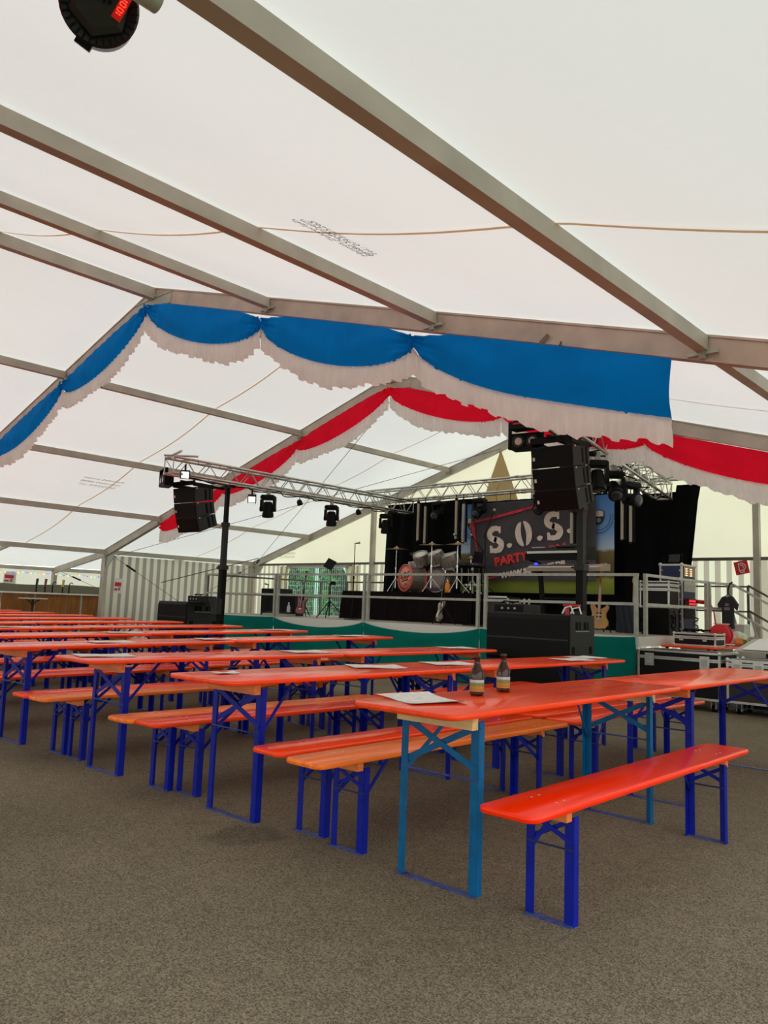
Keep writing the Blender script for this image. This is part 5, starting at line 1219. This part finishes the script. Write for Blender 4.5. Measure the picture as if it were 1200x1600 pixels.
# fire hose sign
t = thing('fire_hose_sign', 'red square sign with white hose symbol on the striped end curtain', 'sign', (-5.08, 15.5, 2.22))
Mf = frame_m((-5.08, 15.56, 2.24), (1, 0, 0), (0, 0, 1)) @ Matrix.Rotation(R(12), 4, 'Z')
g = MB(); g.box(-.125, .125, -.125, .125, 0, .006, Mf); g.build('plate', M_redp, t)
def ringp(pts, wd):
    g = MB(); P = [Mf @ Vector((a, b, .008)) for a, b in pts]
    for a, b in zip(P[:-1], P[1:]): g.bar(a, b, wd, .004, (0, -1, 0))
    return g
ringp([(-.04, .09), (-.05, -.03), (-.03, -.09), (.03, -.09), (.03, -.05), (-.03, -.05)], .014).build('symbol', M_white, t)
ringp([(-.04, .07), (.02, .085), (.07, .04), (.07, -.01), (.03, -.05)], .014).build('symbol', M_white, t); ringp([(-.02, .04), (.02, .05), (.035, .02), (.02, -.02)], .010).build('symbol', M_white, t)
# stuff behind the side table seen against the curtain
t = thing('white_crate', 'pale translucent crate behind the small table at the stage stairs', 'crate', (-5.0, 14.15, ZD)); g = MB(); g.box(-5.08, -4.6, 14.15, 14.45, ZD, 1.17); g.build('tub', mat('pale_tub', sr(180, 190, 188), .4), t); g = MB(); g.box(-5.1, -4.58, 14.13, 14.47, 1.17, 1.19); g.build('lid', M_white, t)

# ---------------- lamp and pipe overhead near the camera ----------------
t = thing('ceiling_pipe', 'grey metal pipe ending above the camera, upper left', 'pipe', (-1.72, -.5, 2.78))
PXc = (-1.80, .99, 2.86)
g = MB(); g.tube((PXc[0], -2.6, PXc[2]), PXc, .034, 24); g.build('tube', M_galv, t, 'auto')
g = MB(); g.tube((PXc[0], -2.6, PXc[2]-.0), (PXc[0], -2.6, 3.1), .02, 8); g.tube((PXc[0], .5, PXc[2]), (PXc[0], .58, 3.05), .02, 8); g.build('hanger', M_galv, t)
P0 = Vector((-2.056, .95, 2.955)); v = (Vector((0, 0, EYE))-P0).normalized()
axd = (v+Vector((.12, -.1, .1))).normalized(); xx = Vector((0, 0, 1)).cross(axd).normalized(); yy = axd.cross(xx)
Mp = Matrix((xx, yy, axd)).transposed().to_4x4(); Mp.translation = P0
t = thing('led_spotlight', 'black round LED spotlight with red digits, seen from behind, upper left', 'spotlight', tuple(P0))
g = MB(); g.lathe([(.092, -.16), (.1, -.14), (.1, -.01), (.108, .0), (.11, .012), (.104, .02), (.085, .012), (.03, .006)], 40, Mp); g.build('housing', mat('anthracite_metal', sr(26, 25, 27), .35, metal=.3), t, 'auto')
for k in range(32):
    a = 2*PI*k/32; g = MB(); Mk2 = Mp @ Matrix.Rotation(a, 4, 'Z'); g.box(.086, .106, -.0022, .0022, -.0, .024, Mk2); g.build('cooling_fin', M_black, t)
g = MB(); g.loops([[(r*math.cos(2*PI*k/6+.35), r*math.sin(2*PI*k/6+.35), z) for k in range(6)] for r, z in ((.09, .0), (.086, .022), (.066, .034))], Mp); g.build('rear_cover', M_dark, t)
Md = Mp @ Matrix.Translation((.060, .004, .038)) @ Matrix.Rotation(R(66), 4, 'Z')
g = MB(); g.box(-.036, .036, -.013, .013, -.012, .002, Md); g.build('display_window', mat('display_red_dark', sr(120, 10, 10), .3, emis=(sr(200, 20, 20), .5)), t)
g = MB()
def seg(cx, which):
    S = {'a': (0, .008, .007, .0012), 'g': (0, 0, .007, .0012), 'd': (0, -.008, .007, .0012), 'f': (-.0045, .004, .0012, .006), 'b': (.0045, .004, .0012, .006), 'e': (-.0045, -.004, .0012, .006), 'c': (.0045, -.004, .0012, .006)}
    for s_ in which:
        a, b, c_, d_ = S[s_]; g.box(cx+a-c_/2-.0006, cx+a+c_/2+.0006, b-d_/2, b+d_/2, .002, .004, Md)
seg(-.024, 'bc'); seg(-.008, 'abcdef'); seg(.009, 'abcdef'); seg(.025, 'efa'); g.build('digits', mat('red_digit', sr(255, 60, 40), .3, emis=(sr(255, 50, 30), 4)), t)
g = MB(); g.box(-.012, .035, -.014, .014, -.015, .012, Mp @ Matrix.Translation((-.045, -.098, 0)) @ Matrix.Rotation(R(-25), 4, 'Z')); g.build('yoke_foot', M_black, t)
for k in range(4):
    g = MB(); g.tube(Mp @ Vector((.0+.016*k-.02, .01, .034)), Mp @ Vector((.0+.016*k-.02, .01, .039)), .005, 8); g.build('button', M_black, t)
g = MB(); g.path([Mp @ Vector(p) for p in ((.0, .1, -.06), (.05, .14, -.06), (.09, .2, -.07))], .012); g.bar(P0+Vector((0, 0, .09)), Vector((PXc[0], .86, PXc[2]-.02)), .03, .012, (0, 1, 0)); g.build('hanging_bracket', M_black, t)

# ---------------- outside, seen through the foil window ----------------
M_leaf = mat('hedge_leaf', sr(84, 150, 74), .7, noise=(1.5, .4), trans=.35)
for hi, (hx0, hx1, hy, hh) in enumerate(((-33, -26.2, 25.5, 4.2), (-26.0, -19.0, 26.5, 4.6))):
    t = thing('hedge', ('dark leafy hedge outside the foil window, left part', 'dark leafy hedge outside the foil window, right part')[hi], 'hedge', ((hx0+hx1)/2, hy, -.03))
    g = MB()
    for i in range(5200):
        x = rng.uniform(hx0, hx1); z = rng.uniform(-.03, hh); y = hy+rng.uniform(-.5, .5)+.4*math.sin(x*2+z); s_ = rng.uniform(.06, .12)
        a = rng.uniform(0, 6.28); b_ = rng.uniform(-1, 1); u = Vector((math.cos(a), b_*.5, math.sin(a))).normalized()*s_; w2 = u.cross(Vector((rng.uniform(-1, 1), rng.uniform(-1, 1), rng.uniform(-1, 1)))).normalized()*s_*.6
        c_ = Vector((x, y, z)); g.add([c_-u, c_+w2, c_+u, c_-w2], [(0, 1, 2, 3)])
    tag(g.build('foliage', M_leaf, t), kind='stuff')
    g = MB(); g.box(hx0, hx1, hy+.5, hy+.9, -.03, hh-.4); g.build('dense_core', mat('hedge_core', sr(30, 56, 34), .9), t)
M_pale = mat('pale_galvanised_mesh', sr(200, 225, 222), .5)
for fi, fx in enumerate((-23.6, -20.05)):
    t = thing('mesh_fence_panel', 'pale wire mesh fence panel outside the window, %s' % ('left one', 'right one')[fi], 'fence', (fx, 18.6, -.03), group='mesh fence panels')
    g = MB(); w_ = 3.45
    for z in (0.1, 1.55, 2.6): g.tube((fx, 18.6, z), (fx+w_, 18.6, z), .02, 6)
    for x in (fx, fx+w_): g.tube((x, 18.6, -.03), (x, 18.6, 2.6), .021, 6)
    g.build('frame', M_pale, t)
    g = MB()
    for k in range(1, 34): g.tube((fx+w_*k/34, 18.6, .1), (fx+w_*k/34, 18.6, 2.6), .0035, 3)
    for k in range(1, 14): g.tube((fx, 18.6, .1+2.5*k/14), (fx+w_, 18.6, .1+2.5*k/14), .0035, 3)
    tag(g.build('wire_mesh', M_pale, t), kind='stuff')
    g = MB(); g.tube((fx+1.2, 18.62, 2.55), (fx+2.9, 18.7, .1), .03, 6); g.build('brace', M_pale, t)
g = MB(); g.grid(20, 8, lambda u, v: (-22.4+3.4*u, 18.2-.4*v+.05*math.sin(u*12), -.03+(1.35-1.1*u+.1*math.sin(u*6))*v)); tag(g.build('pink_tarp', mat('pink_tarp', sr(232, 120, 170), .6, trans=.3), smooth=True), 'pink tarpaulin heap outside the foil window', 'tarp')

# pieces that sit on a part become its sub-parts
SUBS = {'latch_handle': 'latch', 'digits': 'display_window', 'tuning_peg': 'headstock', 'bridge': 'body', 'pickup': 'body', 'strings': 'neck', 'lug': 'shell', 'hoop': 'shell',
        'lettering': 'drum_head', 'guitar_emblem': 'drum_head', 'knob': 'front_panel', 'vent_rib': 'recess', 'caster_wheel': 'caster_fork', 'reflector': 'lamp_ring', 'lens': 'head',
        'cooling_fin': 'housing', 'button': 'rear_cover', 'red_print': 'sheet', 'grey_print': 'sheet', 'crest_band': 'crest', 'crest_emblem': 'crest', 'chest_print': 'shirt_body',
        'wing_nut': 'cymbal', 'badge': 'front_grille', 'grille_bar': 'front_grille', 'rivet': 'tabletop', 'label_sheet': 'label_frame', 'microphone_head': 'microphone_body',
        'letter_serif': 'letter', 'barn_door': 'housing', 'lit_face': 'housing', 'white_keys': 'case', 'display': 'case', 'label_plate': 'case', 'gather_tie': 'swag', 'recess_lip': 'recess', 'rigging_pin': 'cabinet', 'side_slot': 'cabinet'}
base = lambda o: o.name.split('.')[0]
for root in [o for o in bpy.data.objects if o.parent is None]:
    kids = list(root.children); cnt = {}
    for k in kids:
        nm = base(k)
        if nm not in SUBS: continue
        ps = [p for p in kids if base(p) == SUBS[nm]]
        if nm == 'rivet' and not ps: ps = [p for p in kids if base(p) == 'seat_board']
        if not ps or k.children: continue
        i = cnt.get(nm, 0); cnt[nm] = i+1
        n = sum(1 for q in kids if base(q) == nm)
        p = ps[min(len(ps)-1, i*len(ps)//n)]
        k.parent = p
